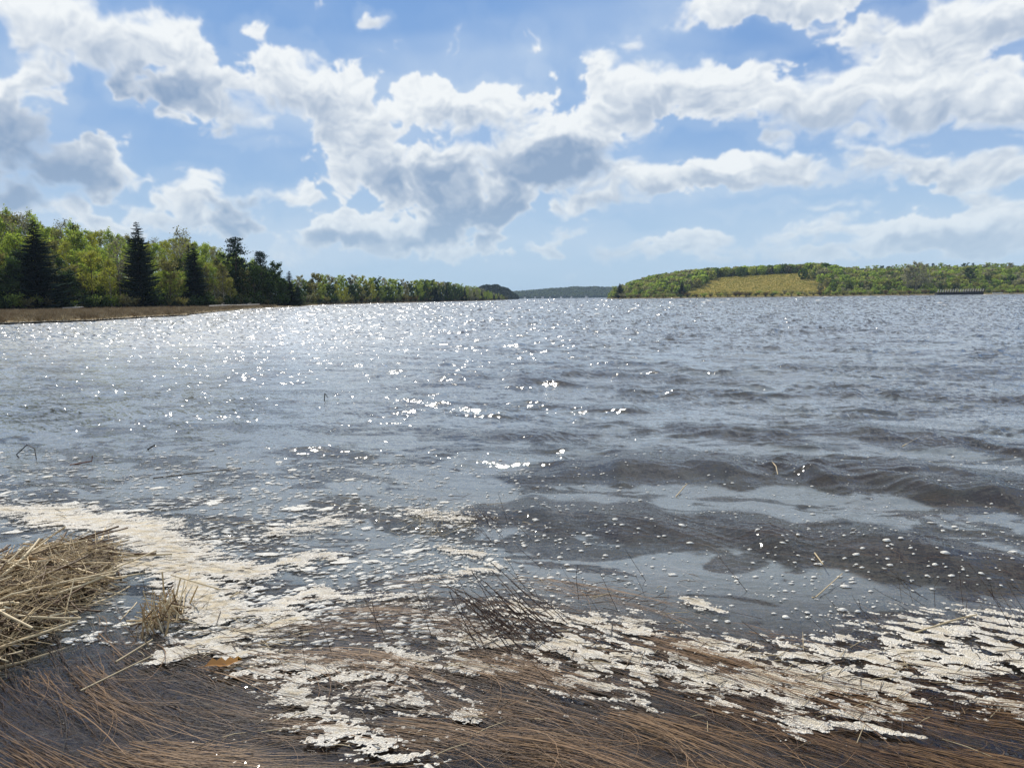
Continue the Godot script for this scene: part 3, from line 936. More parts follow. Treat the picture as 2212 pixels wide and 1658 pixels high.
func far_hills() -> void:
	rng.seed = 610
	# the dark headland that closes the second wood
	var ridge := [[1000, 640], [1030, 626], [1050, 618], [1075, 617], [1095, 624], [1110, 632], [1118, 641]]
	var hh := func(u, t):
		var p := far_at(u, 1400.0)
		return maxf(0.0, top_at(u, table(ridge, u), p) - 6.0) * smoothstep(0.0, 90.0, t) + 1.0 * smoothstep(0.0, 10.0, t) - 0.3
	sheet("wooded_headland", "dark wooded headland at the narrows of the river", span(1000, 1120, 3), func(u): return 1350.0 + maxf(0.0, u - 1080.0) * 3.0, hh, func(_u, _t, _p): return Color(0.025, 0.03, 0.02), 14, 300.0)
	var blob := MB.new()
	for k in 60:
		var az := rng.randf() * TAU
		var y := rng.randf()
		var r := sqrt(1.0 - y * y) * 0.55 + 0.1
		var p := Vector3(cos(az) * r, y, sin(az) * r)
		var a := Vector3(gauss(), gauss(), gauss()).normalized() * 0.3
		var b := a.cross(Vector3(gauss(), gauss(), gauss())).normalized() * 0.22
		blob.quad(p - a, p + b, p + a, p - b, Color.WHITE * rng.randf_range(0.7, 1.2))
	var crown := blob.mesh()
	var places := []
	var tints := []
	for k in 420:
		var u := rng.randf_range(1002, 1117)
		var t := pow(rng.randf(), 1.3) * 150.0
		var p := far_at(u, 1350.0 + maxf(0.0, u - 1080.0) * 3.0 + t)
		p.y = hh.call(u, t) - 0.5
		var s := rng.randf_range(5.0, 8.0)
		places.append(Transform3D(Basis(Vector3.UP, rng.randf() * TAU).scaled(Vector3(s, s * 1.2, s)), p))
		tints.append(Color(0.03, 0.042, 0.025).lerp(Color(0.05, 0.06, 0.03), rng.randf()))
	tag(multi("headland_forest", crown, M.needle, places, self, tints), "dark mass of trees covering the headland at the narrows", "forest", "", "stuff")
	# the long blue hill at the end of the reach
	var back := [[1080, 634], [1120, 631], [1160, 628], [1200, 624], [1250, 621], [1290, 621], [1330, 623], [1400, 622], [1500, 628]]
	var hb := func(u, t):
		return maxf(2.0, top_at(u, table(back, u), far_at(u, 3500.0)) - 8.0) * smoothstep(0.0, 420.0, t) - 0.4 + 3.0 * smoothstep(0.0, 40.0, t)
	sheet("distant_hill", "long low wooded hill at the far end of the river", span(1070, 1500, 8), func(_u): return 3100.0, hb, func(_u, _t, _p): return Color(0.045, 0.06, 0.03), 14, 900.0)
	places = []
	tints = []
	for k in 2600:
		var u := rng.randf_range(1075, 1420)
		var t := rng.randf_range(5.0, 430.0)
		var p := far_at(u, 3100.0 + t)
		p.y = hb.call(u, t) - 1.0
		var s := rng.randf_range(7.0, 12.0)
		places.append(Transform3D(Basis(Vector3.UP, rng.randf() * TAU).scaled(Vector3(s, s * 1.1, s)), p))
		tints.append(Color(0.035, 0.05, 0.025).lerp(Color(0.10, 0.12, 0.04), rng.randf()))
	tag(multi("hill_forest", crown, M.leaf, places, self, tints), "mixed spring forest covering the distant hill", "forest", "", "stuff")
	for k in 7:
		var u: float = [1136, 1158, 1174, 1190, 1214, 1236, 1268][k]
		var h := thing("house", "tiny pale house on the far shore under the distant hill", "house", far_at(u, 3090.0) + Vector3(0, 0.4, 0), "tiny houses on the far shore")
		var w := MB.new()
		var r := MB.new()
		var s: float = [4.0, 3.0, 5.0, 2.5, 4.0, 3.0, 4.5][k]
		w.box(Vector3(0, 2.2, 0), Vector3(s, 0, 0), Vector3(0, 2.2, 0), Vector3(0, 0, 4), Color(0.62, 0.6, 0.57))
		r.quad(Vector3(-s - 0.4, 4.4, 4.4), Vector3(s + 0.4, 4.4, 4.4), Vector3(s + 0.4, 7.4, 0), Vector3(-s - 0.4, 7.4, 0), Color(0.14, 0.13, 0.13))
		r.quad(Vector3(-s - 0.4, 4.4, -4.4), Vector3(s + 0.4, 4.4, -4.4), Vector3(s + 0.4, 7.4, 0), Vector3(-s - 0.4, 7.4, 0), Color(0.14, 0.13, 0.13))
		w.tri(Vector3(-s, 4.4, 4), Vector3(-s, 4.4, -4), Vector3(-s, 7.2, 0), Color(0.62, 0.6, 0.57))
		w.tri(Vector3(s, 4.4, 4), Vector3(s, 4.4, -4), Vector3(s, 7.2, 0), Color(0.62, 0.6, 0.57))
		obj("wall", w.mesh(), M.wood, h)
		obj("roof", r.mesh(), M.wood, h)

# right bank
var right_edge := [[1312, 880], [1322, 800], [1340, 720], [1500, 670], [1800, 640], [2212, 600], [2600, 560]]
var right_top := [[1312, 640], [1325, 622], [1345, 612], [1380, 601], [1450, 590], [1520, 583], [1600, 579], [1700, 574], [1760, 571], [1800, 573], [1900, 572], [2000, 567], [2100, 566], [2212, 567], [2600, 565]]

func right_h(u: float, t: float) -> float:
	var d: float = table(right_edge, u) + 170.0
	var crest := maxf(0.5, top_at(u, table(right_top, u), far_at(u, d)) - 9.0)
	crest *= lerpf(1.0, 0.75, smoothstep(1760.0, 1900.0, u))
	return -0.4 + 1.3 * smoothstep(0.0, 8.0, t) + crest * smoothstep(12.0, 165.0, t)

func in_field(u: float, t: float) -> float:
	var lim := lerpf(60.0, 152.0, smoothstep(1475.0, 1580.0, u)) + 16.0 * nz.get_noise_2d(u * 1.2, 5.0)
	var lo := lerpf(40.0, 24.0, smoothstep(1475.0, 1530.0, u))
	return smoothstep(1466.0, 1490.0, u) * (1.0 - smoothstep(1752.0, 1785.0, u + 55.0 * nz.get_noise_2d(t * 4.0, 44.0))) * smoothstep(lo - 8.0, lo + 4.0, t + 12.0 * nz.get_noise_2d(u * 2.0, 90.0)) * (1.0 - smoothstep(lim - 3.0, lim + 9.0, t))

func right_bank() -> void:
	rng.seed = 720
	var tone := func(u, t, _p):
		var g := 0.5 + 0.5 * nf.get_noise_2d(u * 3.0, t * 24.0)
		var c := Color(0.07, 0.075, 0.025).lerp(Color(0.13, 0.12, 0.04), g)
		c = Color(0.17, 0.13, 0.085).lerp(c, smoothstep(3.0, 10.0, t))
		return c.lerp(Color(0.30, 0.23, 0.075).lerp(Color(0.19, 0.18, 0.06), g * g), in_field(u, t))
	sheet("right_bank", "low green hill of the right bank with a golden field", span(1312, 2600, 4), func(u): return table(right_edge, u), right_h, tone, 44, 330.0, 1.3)
	# dry grass of the field
	var tuft := MB.new()
	for k in 9:
		var o := Vector3(gauss() * 0.5, 0, gauss() * 0.5)
		var wv := Vector3(gauss(), 0, gauss()).normalized() * 0.16
		tuft.tri(o - wv, o + wv, o + Vector3(gauss() * 0.3, rng.randf_range(0.5, 1.0), gauss() * 0.3), Color.WHITE * rng.randf_range(0.8, 1.15))
	var places := []
	var tints := []
	for k in 15000:
		var u := rng.randf_range(1470, 1778)
		var t := rng.randf_range(28, 158)
		if in_field(u, t) < rng.randf_range(0.1, 0.9): continue
		var p := far_at(u, table(right_edge, u) + t)
		p.y = right_h(u, t)
		var g := nz.get_noise_2d(p.x * 2.2, p.z * 5.0)
		places.append(Transform3D(Basis(Vector3.UP, rng.randf() * TAU).scaled(Vector3.ONE * rng.randf_range(0.35, 0.8)), p))
		tints.append(Color(0.29, 0.235, 0.09).lerp(Color(0.20, 0.20, 0.065), clampf(0.4 + g * 1.4 + gauss() * 0.15, 0, 1)))
	tag(multi("field_grass", tuft.mesh(), M.leaf, places, self, tints), "golden dry grass of the sloping field on the right bank", "grass", "", "stuff")
	var names := {"green": "light green tree of the right bank", "yellow": "yellow-green tree of the right bank", "olive": "brownish budding tree of the right bank", "deep": "dark green tree of the right bank", "grey": "pale bare tree of the right bank", "spruce": "small dark spruce of the right bank", "pine": "dark pine of the right bank"}
	# the wooded slopes on either side of the field: one mass of crowns
	var crown_mb := MB.new()
	rng.seed = 733
	for k in 150:
		var d3 := Vector3(gauss(), gauss(), gauss()).normalized()
		var p := Vector3(d3.x * 0.36, 0.52 + d3.y * 0.46, d3.z * 0.36) * rng.randf_range(0.75, 1.05)
		var a := Vector3(gauss(), gauss(), gauss()).normalized() * rng.randf_range(0.07, 0.13)
		var b := a.cross(Vector3(gauss(), gauss(), gauss()).normalized())
		crown_mb.quad(p - a, p + b, p + a, p - b, Color.WHITE * rng.randf_range(0.7, 1.25))
	crown_mb.tube([Vector3.ZERO, Vector3(0, 0.7, 0)], [0.02, 0.008], 4, Color(0.5, 0.42, 0.36))
	places = []
	tints = []
	var tone_of := [Color(0.25, 0.30, 0.075), Color(0.20, 0.26, 0.065), Color(0.29, 0.30, 0.10), Color(0.22, 0.20, 0.09), Color(0.08, 0.12, 0.04), Color(0.25, 0.23, 0.16)]
	for k in 2900:
		var u := rng.randf_range(1318, 2500) if k < 2400 else rng.randf_range(1460, 1790)
		var t := rng.randf_range(18, 176) if k < 2400 else rng.randf_range(150, 192)
		if in_field(u, t) > rng.randf() * 0.7: continue
		var p := far_at(u, table(right_edge, u) + t)
		p.y = right_h(u, t) - 0.2
		var h := lerpf(3.0, 8.5, smoothstep(25.0, 75.0, t)) * rng.randf_range(0.75, 1.25)
		if u > 1465.0 and u < 1772.0 and t < 45.0: h = rng.randf_range(1.2, 2.2)
		if u < 1420.0: h *= lerpf(0.6, 1.0, (u - 1318.0) / 102.0)
		places.append(Transform3D(Basis(Vector3.UP, rng.randf() * TAU).scaled(Vector3(h * 1.15, h, h * 1.15)), p))
		var z := clampi(int((nz.get_noise_2d(p.x * 1.4, p.z * 1.4) * 0.9 + 0.45 + gauss() * 0.22) * 6.0), 0, 5)
		tints.append(tone_of[z] * rng.randf_range(0.9, 1.45))
	tag(multi("hillside_wood", crown_mb.mesh(), M.leaf, places, self, tints), "mass of small spring-green trees on the slopes of the right bank", "wood", "", "stuff")
	# trees one can tell apart: the skyline and the front of the wood on the right
	for row in 3:
		var u := 1326.0 + row * 4.0
		while u < 2320.0:
			var t: float = [166.0, 178.0, 66.0][row] + rng.randf_range(-5.0, 7.0)
			if row == 2 and u < 1785.0:
				u = 1785.0; continue
			var p := far_at(u, table(right_edge, u) + t)
			p.y = right_h(u, t) - 0.2
			var h := rng.randf_range(7.0, 10.5)
			var kind: String = ["green", "green", "yellow", "olive", "deep", "green", "grey", "green"][rng.randi() % 8]
			if row < 2:
				h = clampf(top_at(u, table(right_top, u) + absf(gauss()) * 3.5 + [5.0, 0.5][row], p), 3.0, 14.0)
				if row == 1 and rng.randf() < (0.8 if u > 1370.0 and u < 1530.0 else 0.22): kind = "pine"
				elif rng.randf() < 0.06: kind = "spruce"
			var where := "left of the field"
			for z in [[1480, "above the field's left half"], [1625, "above the field's right half"], [1775, "right of the field"], [1860, "left of the pale tree"], [1940, "by the pale tree"], [2015, "above the pier's left end"], [2070, "above the pier's right end"], [2125, "right of the pier"], [2175, "at the right edge"]]:
				if u > z[0]: where = z[1]
			where = ["below the ridge ", "on the ridge ", "low on the slope "][row] + where
			plant(kind if kind in kinds.needled else "far_" + kind, rng.randi(), {"spruce": "spruce_tree", "pine": "pine_tree", "grey": "bare_tree", "olive": "budding_tree"}.get(kind, "leafy_tree"), names[kind] + " " + where, "tree", p, h / 10.0, "right bank trees " + where, rng.randf_range(0.95, 1.35))
			u += rng.randf_range(12.0, 19.0)
	var solo := [
		[1473, 607, 34.0, "spruce", 0, 1.2, "dark spruce at the left corner of the golden field"],
		[1975, 568, 48.0, "far_grey", 1, 1.1, "tall pale bare tree, palest of the right bank"],
		[1958, 574, 50.0, "far_grey", 0, 1.0, "pale bare tree just left of the tallest pale one"],
		[1992, 572, 52.0, "far_grey", 1, 1.0, "pale bare tree just right of the tallest pale one"],
		[1330, 618, 14.0, "far_green", 1, 1.2, "first green tree at the left tip of the right bank"],
		[1340, 611, 18.0, "spruce", 1, 1.5, "dark pointed tree at the left tip of the right bank"],
		[2090, 577, 70.0, "far_deep", 0, 1.2, "dark green round tree behind the old pier"],
		[1790, 571, 150.0, "far_deep", 1, 1.3, "dark tree at the top right corner of the golden field"],
		[1755, 569, 165.0, "pine", 0, 1.3, "dark clump of pine crowning the ridge above the field"],
	]
	for b in solo:
		var p := far_at(b[0], table(right_edge, b[0]) + b[2])
		p.y = right_h(b[0], b[2]) - 0.1
		plant(b[3], b[4], {"spruce": "spruce_tree", "pine": "pine_tree", "far_grey": "bare_tree"}.get(b[3], "leafy_tree"), b[6], "tree", p, top_at(b[0], b[1], p) / 10.0, "", b[5])
	# bushes on the shore
	for row in 3:
		var u := 1326.0
		while u < 2320.0:
			var t: float = [7.0, 17.0, 30.0][row] + rng.randf_range(-3.0, 3.0)
			if u > 2000.0 and u < 2140.0 and row == 0:
				u += 12.0; continue
			var p := far_at(u, table(right_edge, u) + t)
			p.y = right_h(u, t) - 0.1
			var where3 := "at its left tip"
			for z in [[1400, "left of the field"], [1490, "below the field's left end"], [1560, "below the middle of the field"], [1660, "below the field's right half"], [1760, "right of the field"], [1870, "left of the pier"], [1960, "just left of the pier"], [2030, "behind the pier"], [2120, "right of the pier"]]:
				if u > z[0]: where3 = z[1]
			where3 += [", waterside", ", second row", ", third row"][row]
			var vv: int = [0, 3, 2, 1, 4, 0, 3, 0][rng.randi() % 8]
			if row == 0: vv = [2, 3, 3, 1, 4, 2, 0, 2][rng.randi() % 8]
			plant("bush", vv, "shrub", ["pale grey-green shrub", "dark shrub", "reddish bare shrub", "olive shrub", "whitish flowering shrub"][[0, 1, 2, 3, 4][vv]] + " of the right shore " + where3, "shrub", p, rng.randf_range(1.0, 2.1), "shrubs of the right shore " + where3, rng.randf_range(1.0, 1.7))
			u += rng.randf_range(14.0, 22.0)
	# the old pier: a black timber wall with a row of pale leaning boards
	var pier := thing("old_pier", "long low black timber pier with a row of pale posts on the right shore", "pier", far_at(2069, 585.0))
	var wall := MB.new()
	var L := 17.6
	wall.box(Vector3(0, 0.9, 0), Vector3(L, 0.3, 0), Vector3(0, 1.3, 0), Vector3(0, 0, 1.6), Color(0.008, 0.007, 0.007))
	obj("timber_wall", wall.mesh(), M.wood, pier)
	var post := MB.new()
	post.tube([Vector3(0, 1.6, 0), Vector3(0.45, 3.6, 0)], [0.34, 0.3], 6, Color(0.46, 0.43, 0.39))
	var pm := post.mesh()
	for k in 19:
		obj("post", pm, M.wood, pier).position = Vector3(-L * 0.95 + k * L * 1.92 / 18.0, 0.45 + k * 0.015, 1.45)
	plant("bush", 1, "shrub", "single round black bush left of the old pier", "shrub", far_at(2012, 612.0) + Vector3(0, 0.8, 0), 1.6, "", 1.3)
	var beam := MB.new()
	beam.box(Vector3.ZERO, Vector3(3.8, 0.1, 0), Vector3(0, 0.35, 0), Vector3(0, 0, 0.4), Color(0.62, 0.6, 0.55))
	beam.tube([Vector3(-3.6, 0, 0), Vector3(-4.4, 0.7, 0)], [0.25, 0.1], 5, Color(0.5, 0.48, 0.44))
	var bo := obj("driftwood_log", beam.mesh(), M.wood)
	bo.position = far_at(2152, 602.0) + Vector3(0, 0.75, 0)
	tag(bo, "pale squared drift beam on the beach right of the old pier", "log")


# ---------------------------------------------------------------- foreground
# how the drowned grass lies: spot of the view and direction there
var combed := [[1900, 1600, 1.0, 0.30], [1450, 1560, 1.0, 0.36], [1000, 1610, 1.0, 0.14], [800, 1500, 1.0, 0.26], [1200, 1410, 1.0, 0.34], [1600, 1380, 1.0, 0.30], [2120, 1500, 1.0, 0.14], [450, 1500, 1.0, 0.42], [200, 1560, 1.0, 0.6], [260, 1420, 0.6, 1.0], [560, 1630, 1.0, -0.06], [700, 1350, 1.0, -0.06], [1050, 1280, 1.0, 0.2]]
var comb_at := []

func comb(x: float, z: float) -> Vector3:
	var s := Vector3.ZERO
	for c in comb_at:
		var q := Vector2(x - c[0].x, z - c[0].z).length_squared()
		s += c[1] / (q * q + 0.02)
	return s.normalized()

func grass_cover(u: float, v: float) -> float:
	# where the flattened grass lies, by spot of the view
	var edge := table([[0, 1500], [200, 1380], [330, 1340], [500, 1420], [620, 1350], [760, 1290], [950, 1245], [1150, 1225], [1350, 1270], [1500, 1345], [1700, 1400], [1900, 1430], [2212, 1450]], u)
	return smoothstep(edge - 20.0, edge + 45.0, v)

func strand(b: MB, p0: Vector3, length: float, wide: float, lift: float, col: Color, bend: float, steps := 7) -> void:
	var p := p0
	var prev := b.v.size()
	var turn := 0.0
	for k in steps + 1:
		var d := comb(p.x, p.z).rotated(Vector3.UP, turn)
		var f := float(k) / steps
		var w := wide * (1.0 - 0.75 * f) * 0.5
		var side := d.cross(Vector3.UP).normalized() * w
		var y := lift * sin(PI * minf(f * 1.1, 1.0)) + p0.y
		b.v.append(Vector3(p.x, y, p.z) + side)
		b.v.append(Vector3(p.x, y, p.z) - side + Vector3.UP * w * 0.5)
		var nn := Vector3(side.x, wide * 0.5, side.z).normalized()
		b.n.append(nn); b.n.append(Vector3.UP)
		var cc := col * (0.85 + 0.3 * f)
		b.c.append(cc); b.c.append(cc)
		if k > 0:
			var q := prev + k * 2 - 2
			for j in [q, q + 1, q + 2, q + 1, q + 3, q + 2]: b.i.append(j)
		p += d * length / steps
		turn += bend / steps

func make_grass() -> void:
	for c in combed:
		var a := ground(c[0], c[1])
		var e := ground(c[0] + c[2] * 30.0, c[1] + c[3] * 30.0)
		comb_at.append([a, (e - a).normalized()])
	rng.seed = 801
	var tan_c := Color(0.205, 0.122, 0.062)
	var brown := Color(0.048, 0.027, 0.017)
	var dark := Color(0.014, 0.008, 0.006)
	var near := MB.new()
	var made := 0
	while made < 24000:
		var u := rng.randf_range(-120, 2330)
		var v := 1230.0 + 520.0 * pow(rng.randf(), 0.8)
		if rng.randf() > grass_cover(u, v): continue
		made += 1
		var g := ground(u, v)
		var clump := nz.get_noise_2d(g.x * 55.0, g.z * 90.0)
		var wetl := smoothstep(900.0, 300.0, u)              # lower left: mostly under water
		var y := rng.randf_range(-0.072, 0.0) + clump * 0.045 - wetl * 0.012
		var t := clampf(0.33 + clump * 0.8 + gauss() * 0.33, 0.0, 1.0)
		var col := dark.lerp(brown, minf(t * 2.0, 1.0)).lerp(tan_c, maxf(t * 2.0 - 1.0, 0.0))
		if v > 1260.0 and v < 1580.0 and rng.randf() < 0.11: y = rng.randf_range(0.004, 0.02)
		var back := comb(g.x, g.z) * -0.25
		strand(near, Vector3(g.x + back.x, y, g.z + back.z), rng.randf_range(0.14, 0.7), rng.randf_range(0.0012, 0.0032) * (1.0 if rng.randf() < 0.9 else 1.8), rng.randf_range(0.0, 0.018), col, gauss() * (0.25 if rng.randf() < 0.72 else 1.1))
	# the tangle under the shallow water at lower left
	made = 0
	while made < 8000:
		var u := rng.randf_range(-120, 1000)
		var v := 1330.0 + 420.0 * rng.randf()
		if rng.randf() > grass_cover(u, v) * smoothstep(1000.0, 700.0, u): continue
		made += 1
		var g := ground(u, v)
		var y := -0.016 - 0.05 * pow(rng.randf(), 1.5)
		var col := dark.lerp(brown * 1.3, rng.randf()).lerp(Color(0.16, 0.105, 0.075), pow(rng.randf(), 2.0))
		strand(near, Vector3(g.x, y, g.z), rng.randf_range(0.12, 0.45), rng.randf_range(0.0012, 0.0024), rng.randf_range(0.0, 0.012), col, gauss() * 1.1, 6)
	tag(obj("flattened_grass", near.mesh(), M.strand), "long brown grass combed flat by the water across the bottom of the picture", "grass", "", "stuff")
	# sparse stems under the shallow water further out
	var deep := MB.new()
	for k in 3800:
		var u := rng.randf_range(-100, 2400)
		var v := rng.randf_range(1040, 1450)
		var g := ground(u, v)
		if nz.get_noise_2d(g.x * 30.0 + 900.0, g.z * 30.0) < -0.12 and rng.randf() < 0.8: continue
		var col := brown.lerp(tan_c, rng.randf())
		strand(deep, Vector3(g.x, rng.randf_range(-0.13, -0.022), g.z), rng.randf_range(0.15, 0.5), rng.randf_range(0.002, 0.004), rng.randf_range(0.0, 0.03), col, gauss() * 0.9, 5)
	tag(obj("drowned_grass", deep.mesh(), M.strand), "thin drowned grass stems under the shallow water", "grass", "", "stuff")

# foam: strokes through spots of the view: from, to, half width in metres, strength
func foam_strokes() -> Array:
	var a := [[-120, 1105, 150, 1108, 0.16, 1.0], [100, 1120, 330, 1140, 0.2, 1.0], [300, 1150, 400, 1210, 0.2, 1.1], [250, 1220, 540, 1240, 0.16, 1.2], [400, 1250, 470, 1330, 0.16, 1.2], [430, 1325, 620, 1330, 0.08, 0.8], [540, 1235, 700, 1205, 0.09, 0.8]]
	var b := [[370, 1420, 520, 1370, 0.09, 1.1], [480, 1390, 640, 1340, 0.08, 1.1], [560, 1330, 690, 1280, 0.07, 0.9], [450, 1400, 700, 1450, 0.10, 0.7], [640, 1440, 860, 1470, 0.09, 0.6], [620, 1500, 740, 1580, 0.09, 0.6], [700, 1560, 860, 1640, 0.08, 0.55], [520, 1440, 640, 1480, 0.08, 0.6], [800, 1500, 1000, 1540, 0.06, 0.4]]
	var c := [[860, 1420, 1060, 1450, 0.07, 0.7], [1000, 1380, 1100, 1400, 0.07, 0.7], [1120, 1320, 1400, 1370, 0.09, 0.8], [1200, 1400, 1460, 1450, 0.10, 0.9], [1380, 1440, 1560, 1490, 0.10, 0.9], [1480, 1300, 1540, 1320, 0.04, 1.0], [940, 1250, 1060, 1230, 0.05, 0.5]]
	var d := [[1500, 1400, 1640, 1420, 0.09, 0.9], [1560, 1480, 1800, 1470, 0.13, 1.7], [1700, 1500, 1900, 1490, 0.12, 1.6], [1780, 1430, 2050, 1420, 0.12, 0.9], [1950, 1440, 2260, 1430, 0.16, 0.9], [2000, 1380, 2280, 1370, 0.14, 0.6], [1720, 1570, 1900, 1560, 0.07, 0.8], [2080, 1520, 2200, 1540, 0.05, 0.5]]
	var e := [[600, 1150, 720, 1130, 0.12, 0.45], [900, 1110, 1000, 1130, 0.1, 0.5], [960, 1190, 1030, 1200, 0.07, 0.6], [1150, 1420, 1330, 1500, 0.08, 0.5], [700, 1290, 900, 1300, 0.05, 0.4]]
	return a + b + c + d + e

func make_foam() -> void:
	var st := []
	for s in foam_strokes():
		var a := ground(s[0], s[1])
		var b := ground(s[2], s[3])
		st.append([Vector2(a.x, a.z), Vector2(b.x, b.z), s[4], s[5]])
	var fn := FastNoiseLite.new()
	fn.seed = 91; fn.noise_type = FastNoiseLite.TYPE_SIMPLEX_SMOOTH; fn.frequency = 1.0
	fn.fractal_type = FastNoiseLite.FRACTAL_FBM; fn.fractal_octaves = 4; fn.fractal_gain = 0.55
	var dx := 0.0075
	var dz := 0.009
	var z0 := -6.4
	var z1 := -2.1
	var x0 := -4.6
	var x1 := 4.6
	var nx := int((x1 - x0) / dx)
	var nzr := int((z1 - z0) / dz)
	var F := PackedFloat32Array()
	F.resize((nx + 1) * (nzr + 1))
	F.fill(-9.0)
	# strokes first, into the grid
	for s in st:
		var w: float = s[2] * 2.4
		var lo := Vector2(minf(s[0].x, s[1].x) - w, minf(s[0].y, s[1].y) - w)
		var hi := Vector2(maxf(s[0].x, s[1].x) + w, maxf(s[0].y, s[1].y) + w)
		var ab: Vector2 = s[1] - s[0]
		var l2 := ab.length_squared() + 1e-6
		for r in range(maxi(0, int((lo.y - z0) / dz)), mini(nzr, int((hi.y - z0) / dz)) + 1):
			for c in range(maxi(0, int((lo.x - x0) / dx)), mini(nx, int((hi.x - x0) / dx)) + 1):
				var p := Vector2(x0 + c * dx, z0 + r * dz)
				var t := clampf((p - s[0]).dot(ab) / l2, 0.0, 1.0)
				var q: float = p.distance_to(s[0] + ab * t) / s[2]
				var val: float = s[3] * (1.0 - q * 0.9)
				var k := r * (nx + 1) + c
				if val > F[k]: F[k] = val
	var parts := [MB.new(), MB.new()]
	for r in nzr + 1:
		var z := z0 + r * dz
		for c in nx + 1:
			var k := r * (nx + 1) + c
			if F[k] < -1.2: continue
			var x := x0 + c * dx
			var wx := x + 0.05 * fn.get_noise_2d(x * 3.0, z * 3.0)
			# long along the lie of the grass, short across it
			var right := smoothstep(-0.9, 0.1, x)
			var n1 := fn.get_noise_2d((wx * 0.86 + z * 0.5) * 5.0, (z * 0.86 - wx * 0.5) * 17.0)
			var n2 := fn.get_noise_2d((wx * 0.97 - z * 0.25) * 5.5 + 40.0, (z * 0.97 + wx * 0.25) * 15.0)
			var n3 := fn.get_noise_2d(x * 30.0 + 7.0, z * 44.0) + 0.6 * fn.get_noise_2d(x * 85.0, z * 110.0 + 30.0)
			F[k] += lerpf(n2, n1, right) * lerpf(1.15, 2.7, right) + n3 * lerpf(0.6, 0.95, right) - lerpf(0.24, 0.34, right)
	for r in nzr:
		for c in nx:
			var k := r * (nx + 1) + c
			var f := [F[k], F[k + 1], F[k + nx + 2], F[k + nx + 1]]
			if f[0] <= 0.0 and f[1] <= 0.0 and f[2] <= 0.0 and f[3] <= 0.0: continue
			var x := x0 + c * dx
			var z := z0 + r * dz
			var co := [Vector2(x, z), Vector2(x + dx, z), Vector2(x + dx, z + dz), Vector2(x, z + dz)]
			var poly := []
			for e in 4:
				var g := (e + 1) % 4
				if f[e] > 0.0: poly.append(Vector3(co[e].x, f[e], co[e].y))
				if (f[e] > 0.0) != (f[g] > 0.0):
					var m: Vector2 = co[e].lerp(co[g], f[e] / (f[e] - f[g]))
					poly.append(Vector3(m.x, 0.0, m.y))
			if poly.size() < 3: continue
			var b: MB = parts[0] if x < -0.55 else parts[1]
			var s := b.v.size()
			var gx := clampf((F[k + 1] - F[k]) / dx, -25, 25)
			var gz := clampf((F[k + nx + 1] - F[k]) / dz, -25, 25)
			var lvl := wh(x, z)
			for q in poly:
				var th := smoothstep(0.0, 0.35, q.y)
				b.v.append(Vector3(q.x, lvl + 0.015 + 0.005 * th, q.z))
				var edge := (1.0 - th) * 0.025
				b.n.append(Vector3(-gx * edge, 1, -gz * edge).normalized())
				var cream := smoothstep(0.35, 1.2, q.y)
				var soil := smoothstep(0.05, 0.5, fn.get_noise_2d(q.x * 9.0 + 70.0, q.z * 16.0) + 0.4 * fn.get_noise_2d(q.x * 60.0, q.z * 80.0))
				b.c.append(Color(0.70, 0.66, 0.585).lerp(Color(0.68, 0.57, 0.385), cream * (0.6 if x > -0.55 else 1.0)).lerp(Color(0.40, 0.32, 0.22), soil * 0.5))
			for j in poly.size() - 2:
				b.i.append(s); b.i.append(s + j + 1); b.i.append(s + j + 2)
	# crumbs of foam round the rafts
	rng.seed = 905
	var crumbs := MB.new()
	for r in nzr:
		for c in nx:
			var k := r * (nx + 1) + c
			if F[k] > 0.0 or F[k] < -0.45: continue
			if rng.randf() > 0.085 * (1.0 + F[k] / 0.45): continue
			var x := x0 + (c + rng.randf()) * dx
			var z := z0 + (r + rng.randf()) * dz
			var y := wh(x, z) + 0.013
			var sz := rng.randf_range(0.0014, 0.0045)
			var lx := sz * rng.randf_range(1.0, 2.4)
			var t := rng.randf_range(-0.6, 0.2)
			var ax := Vector3(cos(t), 0, sin(t)) * lx
			var az := Vector3(-sin(t), 0, cos(t)) * sz
			var o := Vector3(x, y, z)
			var col := Color(0.70, 0.66, 0.58) * rng.randf_range(0.75, 1.05)
			var top := o + Vector3.UP * sz * 0.5
			var rim := [o - ax, o - ax * 0.4 + az, o + ax * 0.5 + az * 0.9, o + ax, o + ax * 0.4 - az, o - ax * 0.5 - az * 0.9]
			for j in 6: crumbs.tri(top, rim[j], rim[(j + 1) % 6], col)
	tag(obj("foam_crumbs", crumbs.mesh(), M.foam), "tiny crumbs of foam round the edges of the foam rafts", "foam", "", "stuff")
	tag(obj("foam_raft", parts[0].mesh(), M.foam), "cream foam curling past the dead reed heap on the left", "foam", "", "stuff")
	tag(obj("foam_raft", parts[1].mesh(), M.foam), "white streaks of foam caught in the flattened grass at centre and right", "foam", "", "stuff")
	# loose flecks on the open shallows
	rng.seed = 930
	var shapes := []
	for k in 5:
		shapes.append(fleck_mesh())
	var rest := MB.new()
	var picked := []
	var tries := 0
	while picked.size() < 5200 and tries < 120000:
		tries += 1
		var v := 965.0 + 430.0 * pow(rng.randf(), 0.9)
		var u := rng.randf_range(-60, 2290)
		var left := smoothstep(1500.0, 500.0, u)
		var want := lerpf(0.13, 0.95, left) * smoothstep(945.0, 1015.0, v)
		if u < 420.0 and v > 1100.0: want *= 0.25
		var g := ground(u, v)
		want *= 0.4 + 0.8 * smoothstep(-0.25, 0.3, nz.get_noise_2d(g.x * 24.0 + 50.0, g.z * 40.0))
		if rng.randf() > want: continue
		var s := (0.005 + 0.012 * pow(rng.randf(), 2.5) * (2.0 if rng.randf() < 0.12 else 1.0)) * lerpf(0.75, 1.15, left)
